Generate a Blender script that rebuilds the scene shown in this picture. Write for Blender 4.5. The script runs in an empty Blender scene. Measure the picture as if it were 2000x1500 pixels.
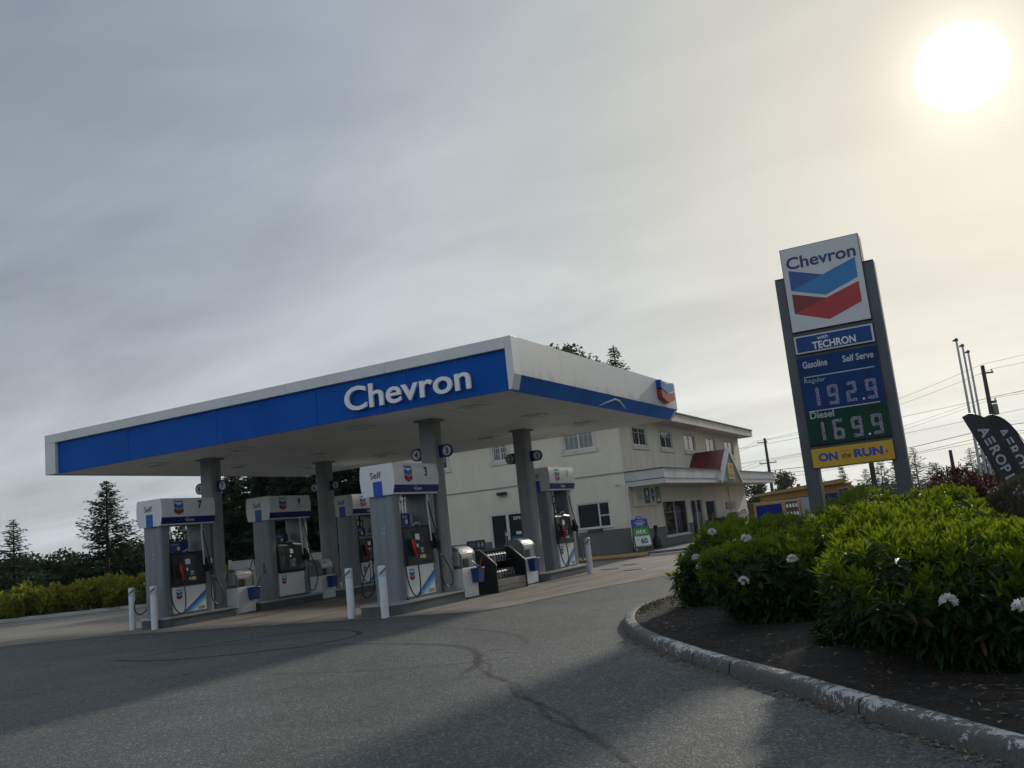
import bpy, math, random
import numpy as np
from mathutils import Vector, Matrix
rad = math.radians
sc = bpy.context.scene
COL = sc.collection

# ------------------------------------------------------------------ camera
CAM_R = (0.8824, 0.4593, -0.1037)
cam_d = bpy.data.cameras.new('camera'); cam = bpy.data.objects.new('camera', cam_d); COL.objects.link(cam)
pitch, roll, yaw = .1602, .1052, .4724
R = Vector((1, 0, 0)); F = Vector((0, math.cos(pitch), math.sin(pitch))); U = R.cross(F)
R, U = R * math.cos(roll) - U * math.sin(roll), R * math.sin(roll) + U * math.cos(roll)
RZ = Matrix.Rotation(yaw, 3, 'Z')
R, U, F = RZ @ R, RZ @ U, RZ @ F
m3 = Matrix((R, U, -F)).transposed()
cam.matrix_world = Matrix.Translation((8.795, -17.37, 1.6)) @ m3.to_4x4()
cam_d.sensor_width = 36; cam_d.lens = 31.77
cam_d.clip_start = .1; cam_d.clip_end = 3000
sc.camera = cam
sc.view_settings.view_transform = 'Standard'; sc.view_settings.look = 'None'
sc.view_settings.exposure = .48; sc.view_settings.gamma = 1

# ------------------------------------------------------------------ sun + sky
SUN_EL, SUN_AZ = 21.8, 4.6          # azimuth from +Y towards +X
def dirv(el, az): return Vector((math.cos(rad(el)) * math.sin(rad(az)), math.cos(rad(el)) * math.cos(rad(az)), math.sin(rad(el))))
S = dirv(SUN_EL, SUN_AZ)
sl = bpy.data.lights.new('sun', 'SUN'); sl.energy = 2.0; sl.angle = rad(2.8); sl.color = (1, .93, .80)
so = bpy.data.objects.new('sun', sl); COL.objects.link(so)
so.rotation_euler = S.to_track_quat('Z', 'Y').to_euler()

w = bpy.data.worlds.new('World'); sc.world = w; w.use_nodes = True
nt = w.node_tree; N = nt.nodes; L = nt.links; N.clear()
def nd(t, **k):
    n = N.new(t)
    for a, b in k.items(): setattr(n, a, b)
    return n
def mth(op, a, b=None, c=None, clamp=False):
    n = N.new('ShaderNodeMath'); n.operation = op; n.use_clamp = clamp
    for i, v in enumerate((a, b, c)):
        if v is None: continue
        if isinstance(v, (int, float)): n.inputs[i].default_value = v
        else: L.new(v, n.inputs[i])
    return n.outputs[0]
def mixc(f, a, b, blend='MIX'):
    n = N.new('ShaderNodeMix'); n.data_type = 'RGBA'; n.blend_type = blend
    if isinstance(f, (int, float)): n.inputs[0].default_value = f
    else: L.new(f, n.inputs[0])
    for i, v in ((6, a), (7, b)):
        if isinstance(v, tuple): n.inputs[i].default_value = (*v, 1)
        else: L.new(v, n.inputs[i])
    return n.outputs[2]
tc = nd('ShaderNodeTexCoord'); D = tc.outputs['Generated']
sky = nd('ShaderNodeTexSky', sky_type='NISHITA', sun_disc=False, sun_elevation=rad(SUN_EL), sun_rotation=rad(SUN_AZ), altitude=60, air_density=1.2, dust_density=2.5)
skyc = mixc(1.0, sky.outputs[0], (.05, .05, .05), 'MULTIPLY')
dot = nd('ShaderNodeVectorMath', operation='DOT_PRODUCT'); L.new(D, dot.inputs[0]); dot.inputs[1].default_value = dirv(22.76, 2.4)
ct = mth('MAXIMUM', dot.outputs['Value'], 0.0)
sep = nd('ShaderNodeSeparateXYZ'); L.new(D, sep.inputs[0])
zc = mth('MAXIMUM', sep.outputs[2], 0.0)
# high thin overcast seen in perspective: direction projected on a layer overhead
inv = mth('DIVIDE', 1.0, mth('ADD', zc, .16))
comb = nd('ShaderNodeCombineXYZ'); L.new(mth('MULTIPLY', sep.outputs[0], inv), comb.inputs[0]); L.new(mth('MULTIPLY', sep.outputs[1], inv), comb.inputs[1])
mp = nd('ShaderNodeMapping'); L.new(comb.outputs[0], mp.inputs[0]); mp.inputs['Rotation'].default_value = (0, 0, rad(62)); mp.inputs['Scale'].default_value = (.75, 1.5, 1)
n1 = nd('ShaderNodeTexNoise'); L.new(mp.outputs[0], n1.inputs['Vector']); n1.inputs['Scale'].default_value = 1.5; n1.inputs['Detail'].default_value = 9; n1.inputs['Roughness'].default_value = .56; n1.inputs['Distortion'].default_value = .9
mp2 = nd('ShaderNodeMapping'); L.new(comb.outputs[0], mp2.inputs[0]); mp2.inputs['Rotation'].default_value = (0, 0, rad(-35)); mp2.inputs['Scale'].default_value = (.62, 1.35, 1); mp2.inputs['Location'].default_value = (3.1, 1.7, 0)
n2 = nd('ShaderNodeTexNoise'); L.new(mp2.outputs[0], n2.inputs['Vector']); n2.inputs['Scale'].default_value = .95; n2.inputs['Detail'].default_value = 6; n2.inputs['Roughness'].default_value = .48; n2.inputs['Distortion'].default_value = .7
mp3 = nd('ShaderNodeMapping'); L.new(D, mp3.inputs[0]); mp3.inputs['Scale'].default_value = (2.2, 2.2, 17)
n3 = nd('ShaderNodeTexNoise'); L.new(mp3.outputs[0], n3.inputs['Vector']); n3.inputs['Scale'].default_value = 1.3; n3.inputs['Detail'].default_value = 5
streak = mth('ADD', mth('MULTIPLY', mth('SUBTRACT', n1.outputs[0], .5), .70), mth('MULTIPLY', mth('SUBTRACT', n2.outputs[0], .5), 1.1))
# brightness of the veil of cloud: forward scattering round the sun, brighter towards the horizon
zen = mth('POWER', mth('SUBTRACT', 1.0, zc), 3.0)
over = nd('ShaderNodeMapRange', interpolation_type='SMOOTHSTEP'); L.new(zc, over.inputs[0]); over.inputs[1].default_value = .56; over.inputs[2].default_value = .95; over.inputs[3].default_value = 0; over.inputs[4].default_value = .26  # unseen sky overhead brightened, added fill for the shaded ground
base = mth('ADD', mth('ADD', mth('ADD', .168, mth('MULTIPLY', mth("POWER", ct, 4.0), .245)), mth('MULTIPLY', zen, .25)), over.outputs[0])
back = mth('MULTIPLY', mth('MAXIMUM', mth('MULTIPLY', dot.outputs['Value'], -1.0), 0.0), .34)  # unseen sky opposite the sun brightened, added fill for camera-facing fronts
warm = mth('POWER', ct, 8.0)
veil = mth('MULTIPLY', mth('ADD', base, back), mth('ADD', 1.0, mth('MULTIPLY', streak, mth('MULTIPLY', mth('SUBTRACT', 1.0, mth('MULTIPLY', warm, .72)), .86))))
cf = mth('ADD', .42, mth('MULTIPLY', streak, 2.2), clamp=True)
cool = mixc(mth('MULTIPLY', zc, 2.0, clamp=True), (.93, .995, 1.03), (.815, .98, 1.215))
tint = mixc(warm, mixc(mth('MULTIPLY', cf, .5), cool, (.90, 1.0, 1.06)), (1.03, 1.0, .865))
vc = nd('ShaderNodeVectorMath', operation='SCALE'); L.new(tint, vc.inputs[0]); L.new(veil, vc.inputs[3])
# clear bluish band low on the horizon, broken by streaks
band = mth('MULTIPLY', mth('MULTIPLY', mth('SUBTRACT', 1.0, mth('MULTIPLY', mth('ABSOLUTE', mth('SUBTRACT', zc, .045)), 18.0), clamp=True), mth('MULTIPLY', mth('SUBTRACT', n3.outputs[0], .42), 3.0, clamp=True)), .55)
cl = mixc(.95, skyc, vc.outputs[0])
cl = mixc(band, cl, mixc(warm, (.33, .42, .50), (.50, .60, .66)))
# aureole and blown-out sun behind thin cloud
glow = mth('ADD', mth('MULTIPLY', mth("POWER", ct, 30.0), .03), mth('MULTIPLY', mth('POWER', ct, 700.0), .34))
gl = nd('ShaderNodeVectorMath', operation='SCALE'); gl.inputs[0].default_value = (1.0, .93, .74); L.new(glow, gl.inputs[3])
mr = nd('ShaderNodeMapRange', interpolation_type='SMOOTHSTEP'); L.new(ct, mr.inputs[0])
mr.inputs[1].default_value = math.cos(rad(2.45)); mr.inputs[2].default_value = math.cos(rad(1.3)); mr.inputs[3].default_value = 0; mr.inputs[4].default_value = 2.2
gd = nd('ShaderNodeVectorMath', operation='SCALE'); gd.inputs[0].default_value = (1, .98, .9); L.new(mr.outputs[0], gd.inputs[3])
a1 = nd('ShaderNodeVectorMath', operation='ADD'); L.new(cl, a1.inputs[0]); L.new(gl.outputs[0], a1.inputs[1])
a2 = nd('ShaderNodeVectorMath', operation='ADD'); L.new(a1.outputs[0], a2.inputs[0]); L.new(gd.outputs[0], a2.inputs[1])
bg = nd('ShaderNodeBackground'); L.new(a2.outputs[0], bg.inputs[0]); bg.inputs[1].default_value = 1.0
out = nd('ShaderNodeOutputWorld'); L.new(bg.outputs[0], out.inputs[0])

# ------------------------------------------------------------------ materials
MATS = {}
def pm(name, col, rough=.5, metal=0.0, var=.08, vs=2.0, bump=0.0, bs=40.0, spec=.5, dirt=None):
    """principled paint with a little large-scale wear in colour and roughness, optional fine bump"""
    if name in MATS: return MATS[name]
    m = bpy.data.materials.new(name); m.use_nodes = True; t = m.node_tree; b = t.nodes['Principled BSDF']
    tcn = t.nodes.new('ShaderNodeTexCoord'); nz = t.nodes.new('ShaderNodeTexNoise'); nz.inputs['Scale'].default_value = vs; nz.inputs['Detail'].default_value = 6; nz.inputs['Roughness'].default_value = .62
    t.links.new(tcn.outputs['Object'], nz.inputs['Vector'])
    cr = t.nodes.new('ShaderNodeValToRGB'); e = cr.color_ramp.elements
    d = dirt or tuple(c * (1 - 2.2 * var) for c in col)
    e[0].position = .32; e[0].color = (*d, 1); e[1].position = .58; e[1].color = (*col, 1)
    t.links.new(nz.outputs[0], cr.inputs[0]); t.links.new(cr.outputs[0], b.inputs['Base Color'])
    mr_ = t.nodes.new('ShaderNodeMapRange'); mr_.inputs[3].default_value = min(1, rough + .12); mr_.inputs[4].default_value = max(.03, rough - .08)
    t.links.new(nz.outputs[0], mr_.inputs[0]); t.links.new(mr_.outputs[0], b.inputs['Roughness'])
    b.inputs['Metallic'].default_value = metal; b.inputs['Specular IOR Level'].default_value = spec
    if bump:
        n2_ = t.nodes.new('ShaderNodeTexNoise'); n2_.inputs['Scale'].default_value = bs; n2_.inputs['Detail'].default_value = 4
        t.links.new(tcn.outputs['Object'], n2_.inputs['Vector'])
        bp = t.nodes.new('ShaderNodeBump'); bp.inputs['Strength'].default_value = bump; bp.inputs['Distance'].default_value = .02
        t.links.new(n2_.outputs[0], bp.inputs['Height']); t.links.new(bp.outputs[0], b.inputs['Normal'])
    MATS[name] = m; return m
def custom(name):
    m = bpy.data.materials.new(name); m.use_nodes = True; MATS[name] = m
    return m, m.node_tree, m.node_tree.nodes['Principled BSDF']
def tn(t, typ, ins=None, **k):
    n = t.nodes.new(typ)
    for a, b in k.items(): setattr(n, a, b)
    for a, b in (ins or {}).items():
        if hasattr(b, 'is_linked') or isinstance(b, bpy.types.NodeSocket): t.links.new(b, n.inputs[a])
        else: n.inputs[a].default_value = b
    return n
def ramp(t, fac, stops):
    n = t.nodes.new('ShaderNodeValToRGB'); t.links.new(fac, n.inputs[0]); e = n.color_ramp.elements
    while len(e) < len(stops): e.new(.5)
    for i, (p, c) in enumerate(stops): e[i].position = p; e[i].color = (*c, 1) if len(c) == 3 else c
    return n.outputs[0]
def leafmat(name, c1, c2, trans=.45, tcol=None, rough=.45, dead=None):
    """leaf: glossy-ish upper skin plus light coming through, every leaf its own shade"""
    m, t, b = custom(name)
    g = tn(t, 'ShaderNodeNewGeometry')
    c = ramp(t, g.outputs['Random Per Island'], [(0, c1), (1, c2)] if not dead else [(0, c1), (.955, c2), (.965, dead), (1, dead)])
    t.links.new(c, b.inputs['Base Color']); b.inputs['Roughness'].default_value = rough; b.inputs['Specular IOR Level'].default_value = .18
    tr = tn(t, 'ShaderNodeBsdfTranslucent')
    if tcol: tr.inputs[0].default_value = (*tcol, 1)
    else: t.links.new(c, tr.inputs[0])
    mx = tn(t, 'ShaderNodeMixShader', {0: trans}); t.links.new(b.outputs[0], mx.inputs[1]); t.links.new(tr.outputs[0], mx.inputs[2])
    t.links.new(mx.outputs[0], t.nodes['Material Output'].inputs[0])
    return m
def glass(name, tint=(.02, .025, .03), alpha=.0, rough=.03):
    """window glass: mirror-like skin over the dark inside; alpha = share seen through"""
    m, t, b = custom(name); b.inputs['Base Color'].default_value = (*tint, 1); b.inputs['Roughness'].default_value = rough; b.inputs['Specular IOR Level'].default_value = .6
    tcn = tn(t, 'ShaderNodeTexCoord'); nz = tn(t, 'ShaderNodeTexNoise', {'Vector': tcn.outputs['Object'], 'Scale': 1.6})
    bp = tn(t, 'ShaderNodeBump', {'Height': nz.outputs[0], 'Strength': .06, 'Distance': .05}); t.links.new(bp.outputs[0], b.inputs['Normal'])
    if alpha:
        tp = tn(t, 'ShaderNodeBsdfTransparent'); mx = tn(t, 'ShaderNodeMixShader', {0: alpha}); t.links.new(b.outputs[0], mx.inputs[1]); t.links.new(tp.outputs[0], mx.inputs[2])
        t.links.new(mx.outputs[0], t.nodes['Material Output'].inputs[0])
    return m
def emis(name, col, s):
    m, t, b = custom(name); b.inputs['Base Color'].default_value = (*col, 1); b.inputs['Emission Color'].default_value = (*col, 1); b.inputs['Emission Strength'].default_value = s
    return m

# ------------------------------------------------------------------ mesh helpers
class MB:
    def __init__(s): s.v = []; s.f = []; s.m = []; s.sm = []
    def add(s, vs, fs, m=0, smooth=False):
        o = len(s.v); s.v += [tuple(v) for v in vs]
        for f in fs: s.f.append(tuple(i + o for i in f)); s.m.append(m); s.sm.append(smooth)
    def quad(s, a, b, c, d, m=0): s.add([a, b, c, d], [(0, 1, 2, 3)], m)
    def box(s, x0, x1, y0, y1, z0, z1, m=0):
        v = [(x, y, z) for z in (z0, z1) for y in (y0, y1) for x in (x0, x1)]
        s.add(v, [(0, 2, 3, 1), (4, 5, 7, 6), (0, 1, 5, 4), (2, 6, 7, 3), (0, 4, 6, 2), (1, 3, 7, 5)], m)
    def prism(s, poly, o, u, v, n, depth, m=0, mside=None, smooth=False):
        """extrude 2-D poly (in u,v) from o along n by depth"""
        o, u, v, n = map(Vector, (o, u, v, n)); k = len(poly)
        a = [o + u * p[0] + v * p[1] for p in poly]; b = [p + n * depth for p in a]
        if u.cross(v).dot(n) * depth < 0: a, b = b, a
        s.add(a + b, [tuple(range(k - 1, -1, -1)), tuple(range(k, 2 * k))], m)
        s.add(a + b, [(i, (i + 1) % k, k + (i + 1) % k, k + i) for i in range(k)], m if mside is None else mside, smooth)
    def poly(s, pts, m=0): s.add(pts, [tuple(range(len(pts)))], m)
    def tube(s, pts, r, n=8, m=0, caps=True):
        pts = [Vector(p) for p in pts]; k = len(pts); rr = r if isinstance(r, (list, tuple)) else [r] * k
        vs = []; up = None
        for i, p in enumerate(pts):
            d = (pts[min(i + 1, k - 1)] - pts[max(i - 1, 0)]).normalized()
            if up is None:
                up = Vector((0, 0, 1)) if abs(d.z) < .9 else Vector((1, 0, 0))
            a = d.cross(up)
            if a.length < 1e-4: a = d.orthogonal()
            a.normalize(); b = a.cross(d).normalized(); up = b
            for j in range(n):
                t = 2 * math.pi * j / n; vs.append(p + (a * math.cos(t) + b * math.sin(t)) * rr[i])
        fs = [(i * n + j, i * n + (j + 1) % n, (i + 1) * n + (j + 1) % n, (i + 1) * n + j) for i in range(k - 1) for j in range(n)]
        s.add(vs, fs, m, True)
        if caps: s.add(vs[:n], [tuple(range(n - 1, -1, -1))], m); s.add(vs[-n:], [tuple(range(n))], m)
    def lathe(s, c, prof, n=20, m=0, smooth=True):
        c = Vector(c); vs = [c + Vector((r * math.cos(2 * math.pi * j / n), r * math.sin(2 * math.pi * j / n), z)) for r, z in prof for j in range(n)]
        k = len(prof)
        s.add(vs, [(i * n + j, i * n + (j + 1) % n, (i + 1) * n + (j + 1) % n, (i + 1) * n + j) for i in range(k - 1) for j in range(n)], m, smooth)
        s.add(vs[-n:], [tuple(range(n))], m); s.add(vs[:n], [tuple(range(n - 1, -1, -1))], m)
    def disc(s, c, u, v, r, m=0, n=24):
        c, u, v = map(Vector, (c, u, v)); s.poly([c + u * r * math.cos(2 * math.pi * i / n) + v * r * math.sin(2 * math.pi * i / n) for i in range(n)], m)
    def text(s, body, o, u, v, h=None, w=None, depth=0.0, m=0, bold=0.0, shear=0.0, align='C', mside=None):
        """o = centre ('C') or lower-left corner ('L') of the word's box"""
        key = (body, bold, shear, depth > 0)
        if key not in TX:
            cu = bpy.data.curves.new('lettering', 'FONT'); cu.body = body; cu.size = 1; cu.offset = bold; cu.shear = shear; cu.resolution_u = 4
            if depth > 0: cu.extrude = .5
            ob = bpy.data.objects.new('lettering', cu); COL.objects.link(ob)
            dg = bpy.context.evaluated_depsgraph_get(); me = bpy.data.meshes.new_from_object(ob.evaluated_get(dg))
            V = np.array([x.co[:] for x in me.vertices]); Fs = [(tuple(p.vertices), abs(p.normal.z) > .5) for p in me.polygons]
            TX[key] = (V, Fs); bpy.data.objects.remove(ob); bpy.data.curves.remove(cu); bpy.data.meshes.remove(me)
        V, Fs = TX[key]
        lo, hi = V.min(0), V.max(0); sx = sy = None
        if h: sy = h / (hi[1] - lo[1])
        if w: sx = w / (hi[0] - lo[0])
        sx = sx or sy; sy = sy or sx
        o, u, v = map(Vector, (o, u, v)); n = u.cross(v)
        cx, cy = ((lo[0] + hi[0]) / 2, (lo[1] + hi[1]) / 2) if align == 'C' else (lo[0], lo[1])
        vs = [o + u * ((p[0] - cx) * sx) + v * ((p[1] - cy) * sy) + n * ((p[2] + .5) * depth if depth else 0) for p in V]
        if mside is None: s.add(vs, [f for f, _ in Fs], m)
        else:
            s.add(vs, [f for f, fl in Fs if fl], m); s.add(vs, [f for f, fl in Fs if not fl], mside)
    def merge(s, o, M=None):
        k = len(s.v); s.v += [tuple(M @ Vector(p)) if M else p for p in o.v]
        s.f += [tuple(i + k for i in f) for f in o.f]; s.m += o.m; s.sm += o.sm
    def build(s, name, mats, parent=None, bevel=0.0, **tags):
        me = bpy.data.meshes.new(name); me.from_pydata(s.v, [], s.f)
        for x in (mats if isinstance(mats, (list, tuple)) else [mats]): me.materials.append(x)
        me.polygons.foreach_set('material_index', s.m); me.polygons.foreach_set('use_smooth', s.sm); me.update()
        o = bpy.data.objects.new(name, me); COL.objects.link(o)
        if parent: o.parent = parent
        if bevel:
            md = o.modifiers.new('bevel', 'BEVEL'); md.width = bevel; md.segments = 2; md.limit_method = 'ANGLE'; md.angle_limit = rad(40)
        tag(o, **tags); return o
TX = {}
def tag(o, label=None, cat=None, group=None, kind=None):
    if label: o['label'] = label
    if cat: o['category'] = cat
    if group: o['group'] = group
    if kind: o['kind'] = kind
    return o
def word(parent, mat, body, o, u, v, **k):
    m = MB(); m.text(body, o, u, v, **k); return m.build('lettering', mat, parent)
def thing(name, label, cat, loc=(0, 0, 0), rz=0, group=None, scale=1):
    o = bpy.data.objects.new(name, None); o.empty_display_size = .1; COL.objects.link(o); o.location = loc; o.rotation_euler = (0, 0, rz); o.scale = (scale,) * 3
    return tag(o, label, cat, group)
def np_mesh(name, V, quads=None, tris=None, mats=(), mi=None, smooth=False):
    """mesh straight from arrays; mi = material index per face (quads first)"""
    me = bpy.data.meshes.new(name); V = np.asarray(V, np.float32).reshape(-1, 3)
    q = np.zeros((0, 4), np.int32) if quads is None else np.asarray(quads, np.int32); t = np.zeros((0, 3), np.int32) if tris is None else np.asarray(tris, np.int32)
    me.vertices.add(len(V)); me.vertices.foreach_set('co', V.ravel())
    idx = np.concatenate([q.ravel(), t.ravel()]); me.loops.add(len(idx)); me.loops.foreach_set('vertex_index', idx)
    st = np.concatenate([np.arange(len(q)) * 4, len(q) * 4 + np.arange(len(t)) * 3]).astype(np.int32); me.polygons.add(len(st)); me.polygons.foreach_set('loop_start', st)
    if mi is not None: me.polygons.foreach_set('material_index', np.asarray(mi, np.int32))
    me.polygons.foreach_set('use_smooth', np.full(len(st), smooth))
    for x in mats: me.materials.append(x)
    me.update(calc_edges=True); me.validate(); return me
def link(name, me, parent=None, **tags):
    o = bpy.data.objects.new(name, me); COL.objects.link(o)
    if parent: o.parent = parent
    return tag(o, **tags)
X, Y, Z = Vector((1, 0, 0)), Vector((0, 1, 0)), Vector((0, 0, 1))
BLUES = [(0, 1), (.5, .81), (1, 1), (1, .64), (.5, .44), (0, .63)]
def emblem(mb, o, u, v, w, h, n, depth, mats):
    """two ribbon chevrons, blue over red; o = lower-left corner; mats = (blue, blue fold, red, red fold, edge)"""
    o, u, v, n = map(Vector, (o, u, v, n))
    for k, dz in ((0, 0), (1, -.435)):
        P = [(x * w, (z + dz if k == 0 else z * 1.0 + dz) * h) for x, z in BLUES]
        if k: P = [(x * w, z * h) for x, z in ((0, .567), (.5, .386), (1, .567), (1, .205), (.5, 0), (0, .205))]
        p = [o + u * a + v * b + n * depth for a, b in P]
        mb.poly([p[1], p[2], p[3], p[4]][::-1], mats[2 * k]); mb.poly([p[5], p[4], p[1]], mats[2 * k]); mb.poly([p[0], p[5], p[1]], mats[2 * k + 1])
        if depth > .02:
            q = [x - n * depth for x in p]
            for i in range(6): mb.quad(q[i], q[(i + 1) % 6], p[(i + 1) % 6], p[i], mats[4] if len(mats) < 6 else mats[4 + k])

# ------------------------------------------------------------------ surface materials
white = pm('white_paint', (.74, .76, .77), .38, var=.05, vs=1.2)
fascia_white = pm('fascia_white', (.66, .67, .66), .42, var=.05, vs=.7)
blue = pm('fascia_blue', (.0005, .090, .42), .55, var=.08, vs=.6, spec=.12)
navy = pm('navy_band', (.006, .014, .15), .45, var=.05, spec=.3)
bright_blue = pm('square_blue', (.004, .075, .38), .45, var=.05)
soffit_m = pm('soffit_panel', (.84, .84, .82), .5, var=.06, vs=.5)
grey = pm('dispenser_grey', (.21, .235, .26), .45, metal=.15, var=.06, vs=1.5)
dgrey = pm('dark_grey', (.07, .08, .09), .5)
colm = pm('column_grey', (.23, .24, .245), .5, metal=.1, var=.06)
steel = pm('brushed_steel', (.46, .47, .47), .42, metal=.75, var=.06, vs=6)
black = pm('black_plastic', (.012, .013, .015), .4, var=.1)
rubber = pm('black_rubber', (.01, .01, .011), .45)
red = pm('red_grip', (.42, .012, .012), .45)
console_m = pm('console_housing', (.016, .022, .034), .35)
sticker = pm('white_sticker', (.75, .76, .76), .5); yellow_st = pm('yellow_sticker', (.65, .62, .20), .5)
screen = glass('screen_glass', (.05, .06, .065))
ink = pm('dark_ink', (.012, .014, .02), .5); wink = pm('white_ink', (.75, .76, .78), .5); gink = pm('grey_ink', (.30, .31, .33), .5)
eb = pm('emblem_blue', (.006, .17, .44), .35, var=.03); ebd = pm('emblem_blue_fold', (.004, .075, .27), .35, var=.03)
er = pm('emblem_red', (.38, .010, .018), .35, var=.03); erd = pm('emblem_red_fold', (.18, .005, .010), .35, var=.03)
EMB = (eb, ebd, er, erd, navy)
plinth_m = pm('island_concrete', (.085, .105, .115), .75, var=.14, vs=2.5, bump=.25, bs=60)
kick_blue = pm('stripe_blue', (.01, .12, .42), .4)
kick_light = pm('stripe_light_blue', (.22, .50, .74), .4)

def asphalt(name, c0, c1, stone, big=.25):
    m, t, b = custom(name); o = tn(t, 'ShaderNodeTexCoord').outputs['Object']
    v = tn(t, 'ShaderNodeTexVoronoi', {'Vector': o, 'Scale': 75.0}); v2 = tn(t, 'ShaderNodeTexVoronoi', {'Vector': o, 'Scale': 33.0})
    st = ramp(t, tn(t, 'ShaderNodeSeparateColor', {0: v.outputs['Color']}).outputs[0], [(0, c0), (.55, c1), (.84, c1), (1, stone)])
    st2 = ramp(t, tn(t, 'ShaderNodeSeparateColor', {0: v2.outputs['Color']}).outputs[1], [(0, (.76,) * 3), (.8, (1.0,) * 3), (1, (1.32,) * 3)])
    a = tn(t, 'ShaderNodeMix', {0: 1.0, 6: st, 7: st2}, data_type='RGBA', blend_type='MULTIPLY').outputs[2]
    nz = tn(t, 'ShaderNodeTexNoise', {'Vector': o, 'Scale': .38, 'Detail': 8.0, 'Roughness': .6}); nz2 = tn(t, 'ShaderNodeTexNoise', {'Vector': o, 'Scale': 3.2, 'Detail': 6.0, 'Roughness': .7})
    p = ramp(t, nz.outputs[0], [(.3, (1 - big,) * 3), (.7, (1 + big,) * 3)]); p2 = ramp(t, nz2.outputs[0], [(.3, (.86,) * 3), (.7, (1.1,) * 3)])
    a = tn(t, 'ShaderNodeMix', {0: 1.0, 6: a, 7: p}, data_type='RGBA', blend_type='MULTIPLY').outputs[2]
    a = tn(t, 'ShaderNodeMix', {0: 1.0, 6: a, 7: p2}, data_type='RGBA', blend_type='MULTIPLY').outputs[2]
    ns = tn(t, 'ShaderNodeTexNoise', {'Vector': o, 'Scale': 1.15, 'Detail': 4.0, 'Roughness': .55, 'Distortion': .8}); sp_ = ramp(t, ns.outputs[0], [(.27, (.62,) * 3), (.36, (1.0,) * 3), (.66, (1.0,) * 3), (.76, (1.14,) * 3)])
    a = tn(t, 'ShaderNodeMix', {0: 1.0, 6: a, 7: sp_}, data_type='RGBA', blend_type='MULTIPLY').outputs[2]
    t.links.new(a, b.inputs['Base Color']); b.inputs['Roughness'].default_value = .82; b.inputs['Specular IOR Level'].default_value = .35
    bp = tn(t, 'ShaderNodeBump', {'Height': v.outputs['Distance'], 'Strength': .55, 'Distance': .012}); t.links.new(bp.outputs[0], b.inputs['Normal'])
    return m, t, b
road_m, _, _ = asphalt('asphalt', (.045, .049, .050), (.089, .092, .089), (.23, .23, .215))
def concrete(name, c, var=.25, joint=0):
    m, t, b = custom(name); o = tn(t, 'ShaderNodeTexCoord').outputs['Object']
    nz = tn(t, 'ShaderNodeTexNoise', {'Vector': o, 'Scale': .7, 'Detail': 9.0, 'Roughness': .65}); nf = tn(t, 'ShaderNodeTexNoise', {'Vector': o, 'Scale': 90.0, 'Detail': 3.0})
    a = ramp(t, nz.outputs[0], [(.28, tuple(x * (1 - var) for x in c)), (.52, c), (.75, tuple(x * (1 + var * .5) for x in c))]); f = ramp(t, nf.outputs[0], [(.3, (.86,) * 3), (.7, (1.1,) * 3)])
    mpx = tn(t, 'ShaderNodeMapping', {'Vector': o, 'Scale': (.9, .12, 1)}); ns = tn(t, 'ShaderNodeTexNoise', {'Vector': mpx.outputs[0], 'Scale': 2.2, 'Detail': 5.0}); s = ramp(t, ns.outputs[0], [(.36, (.70, .69, .68)), (.56, (1, 1, 1))])
    a = tn(t, 'ShaderNodeMix', {0: 1.0, 6: a, 7: f}, data_type='RGBA', blend_type='MULTIPLY').outputs[2]
    a = tn(t, 'ShaderNodeMix', {0: 1.0, 6: a, 7: s}, data_type='RGBA', blend_type='MULTIPLY').outputs[2]
    t.links.new(a, b.inputs['Base Color']); b.inputs['Roughness'].default_value = .8; b.inputs['Specular IOR Level'].default_value = .35
    bp = tn(t, 'ShaderNodeBump', {'Height': nf.outputs[0], 'Strength': .25, 'Distance': .01}); t.links.new(bp.outputs[0], b.inputs['Normal'])
    return m
slab_m = concrete('forecourt_concrete', (.20, .178, .148))
walk_m = concrete('sidewalk_concrete', (.13, .13, .125))
def mark(name, col, lo, hi, rough=.85):
    """marking worn into the road: fades at its edges (UV v) and where the noise lets asphalt through"""
    m, t, b = custom(name); uv = tn(t, 'ShaderNodeUVMap').outputs[0]; o = tn(t, 'ShaderNodeTexCoord').outputs['Object']
    s = tn(t, 'ShaderNodeSeparateXYZ', {0: uv}); nz = tn(t, 'ShaderNodeTexNoise', {'Vector': o, 'Scale': 9.0, 'Detail': 6.0, 'Roughness': .75})
    e = tn(t, 'ShaderNodeMath', {0: s.outputs[1], 1: .5}, operation='SUBTRACT'); e = tn(t, 'ShaderNodeMath', {0: e.outputs[0]}, operation='ABSOLUTE')
    e = tn(t, 'ShaderNodeMapRange', {0: e.outputs[0], 1: .5, 2: .2, 3: 0.0, 4: 1.0}); n2 = tn(t, 'ShaderNodeMapRange', {0: nz.outputs[0], 1: lo, 2: hi, 3: 0.0, 4: 1.0})
    f = tn(t, 'ShaderNodeMath', {0: e.outputs[0], 1: n2.outputs[0]}, operation='MULTIPLY'); f = tn(t, 'ShaderNodeMath', {0: f.outputs[0], 1: s.outputs[0]}, operation='MULTIPLY')
    b.inputs['Base Color'].default_value = (*col, 1); b.inputs['Roughness'].default_value = rough
    tp = tn(t, 'ShaderNodeBsdfTransparent'); mx = tn(t, 'ShaderNodeMixShader', {0: f.outputs[0]}); t.links.new(tp.outputs[0], mx.inputs[1]); t.links.new(b.outputs[0], mx.inputs[2]); t.links.new(mx.outputs[0], t.nodes['Material Output'].inputs[0])
    return m
skid_m = mark('tyre_rubber', (.012, .013, .014), .25, .6); crack_m = mark('tar_crack', (.022, .023, .023), .38, .62); stain_m = mark('oil_stain', (.02, .02, .02), .35, .8)

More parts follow.
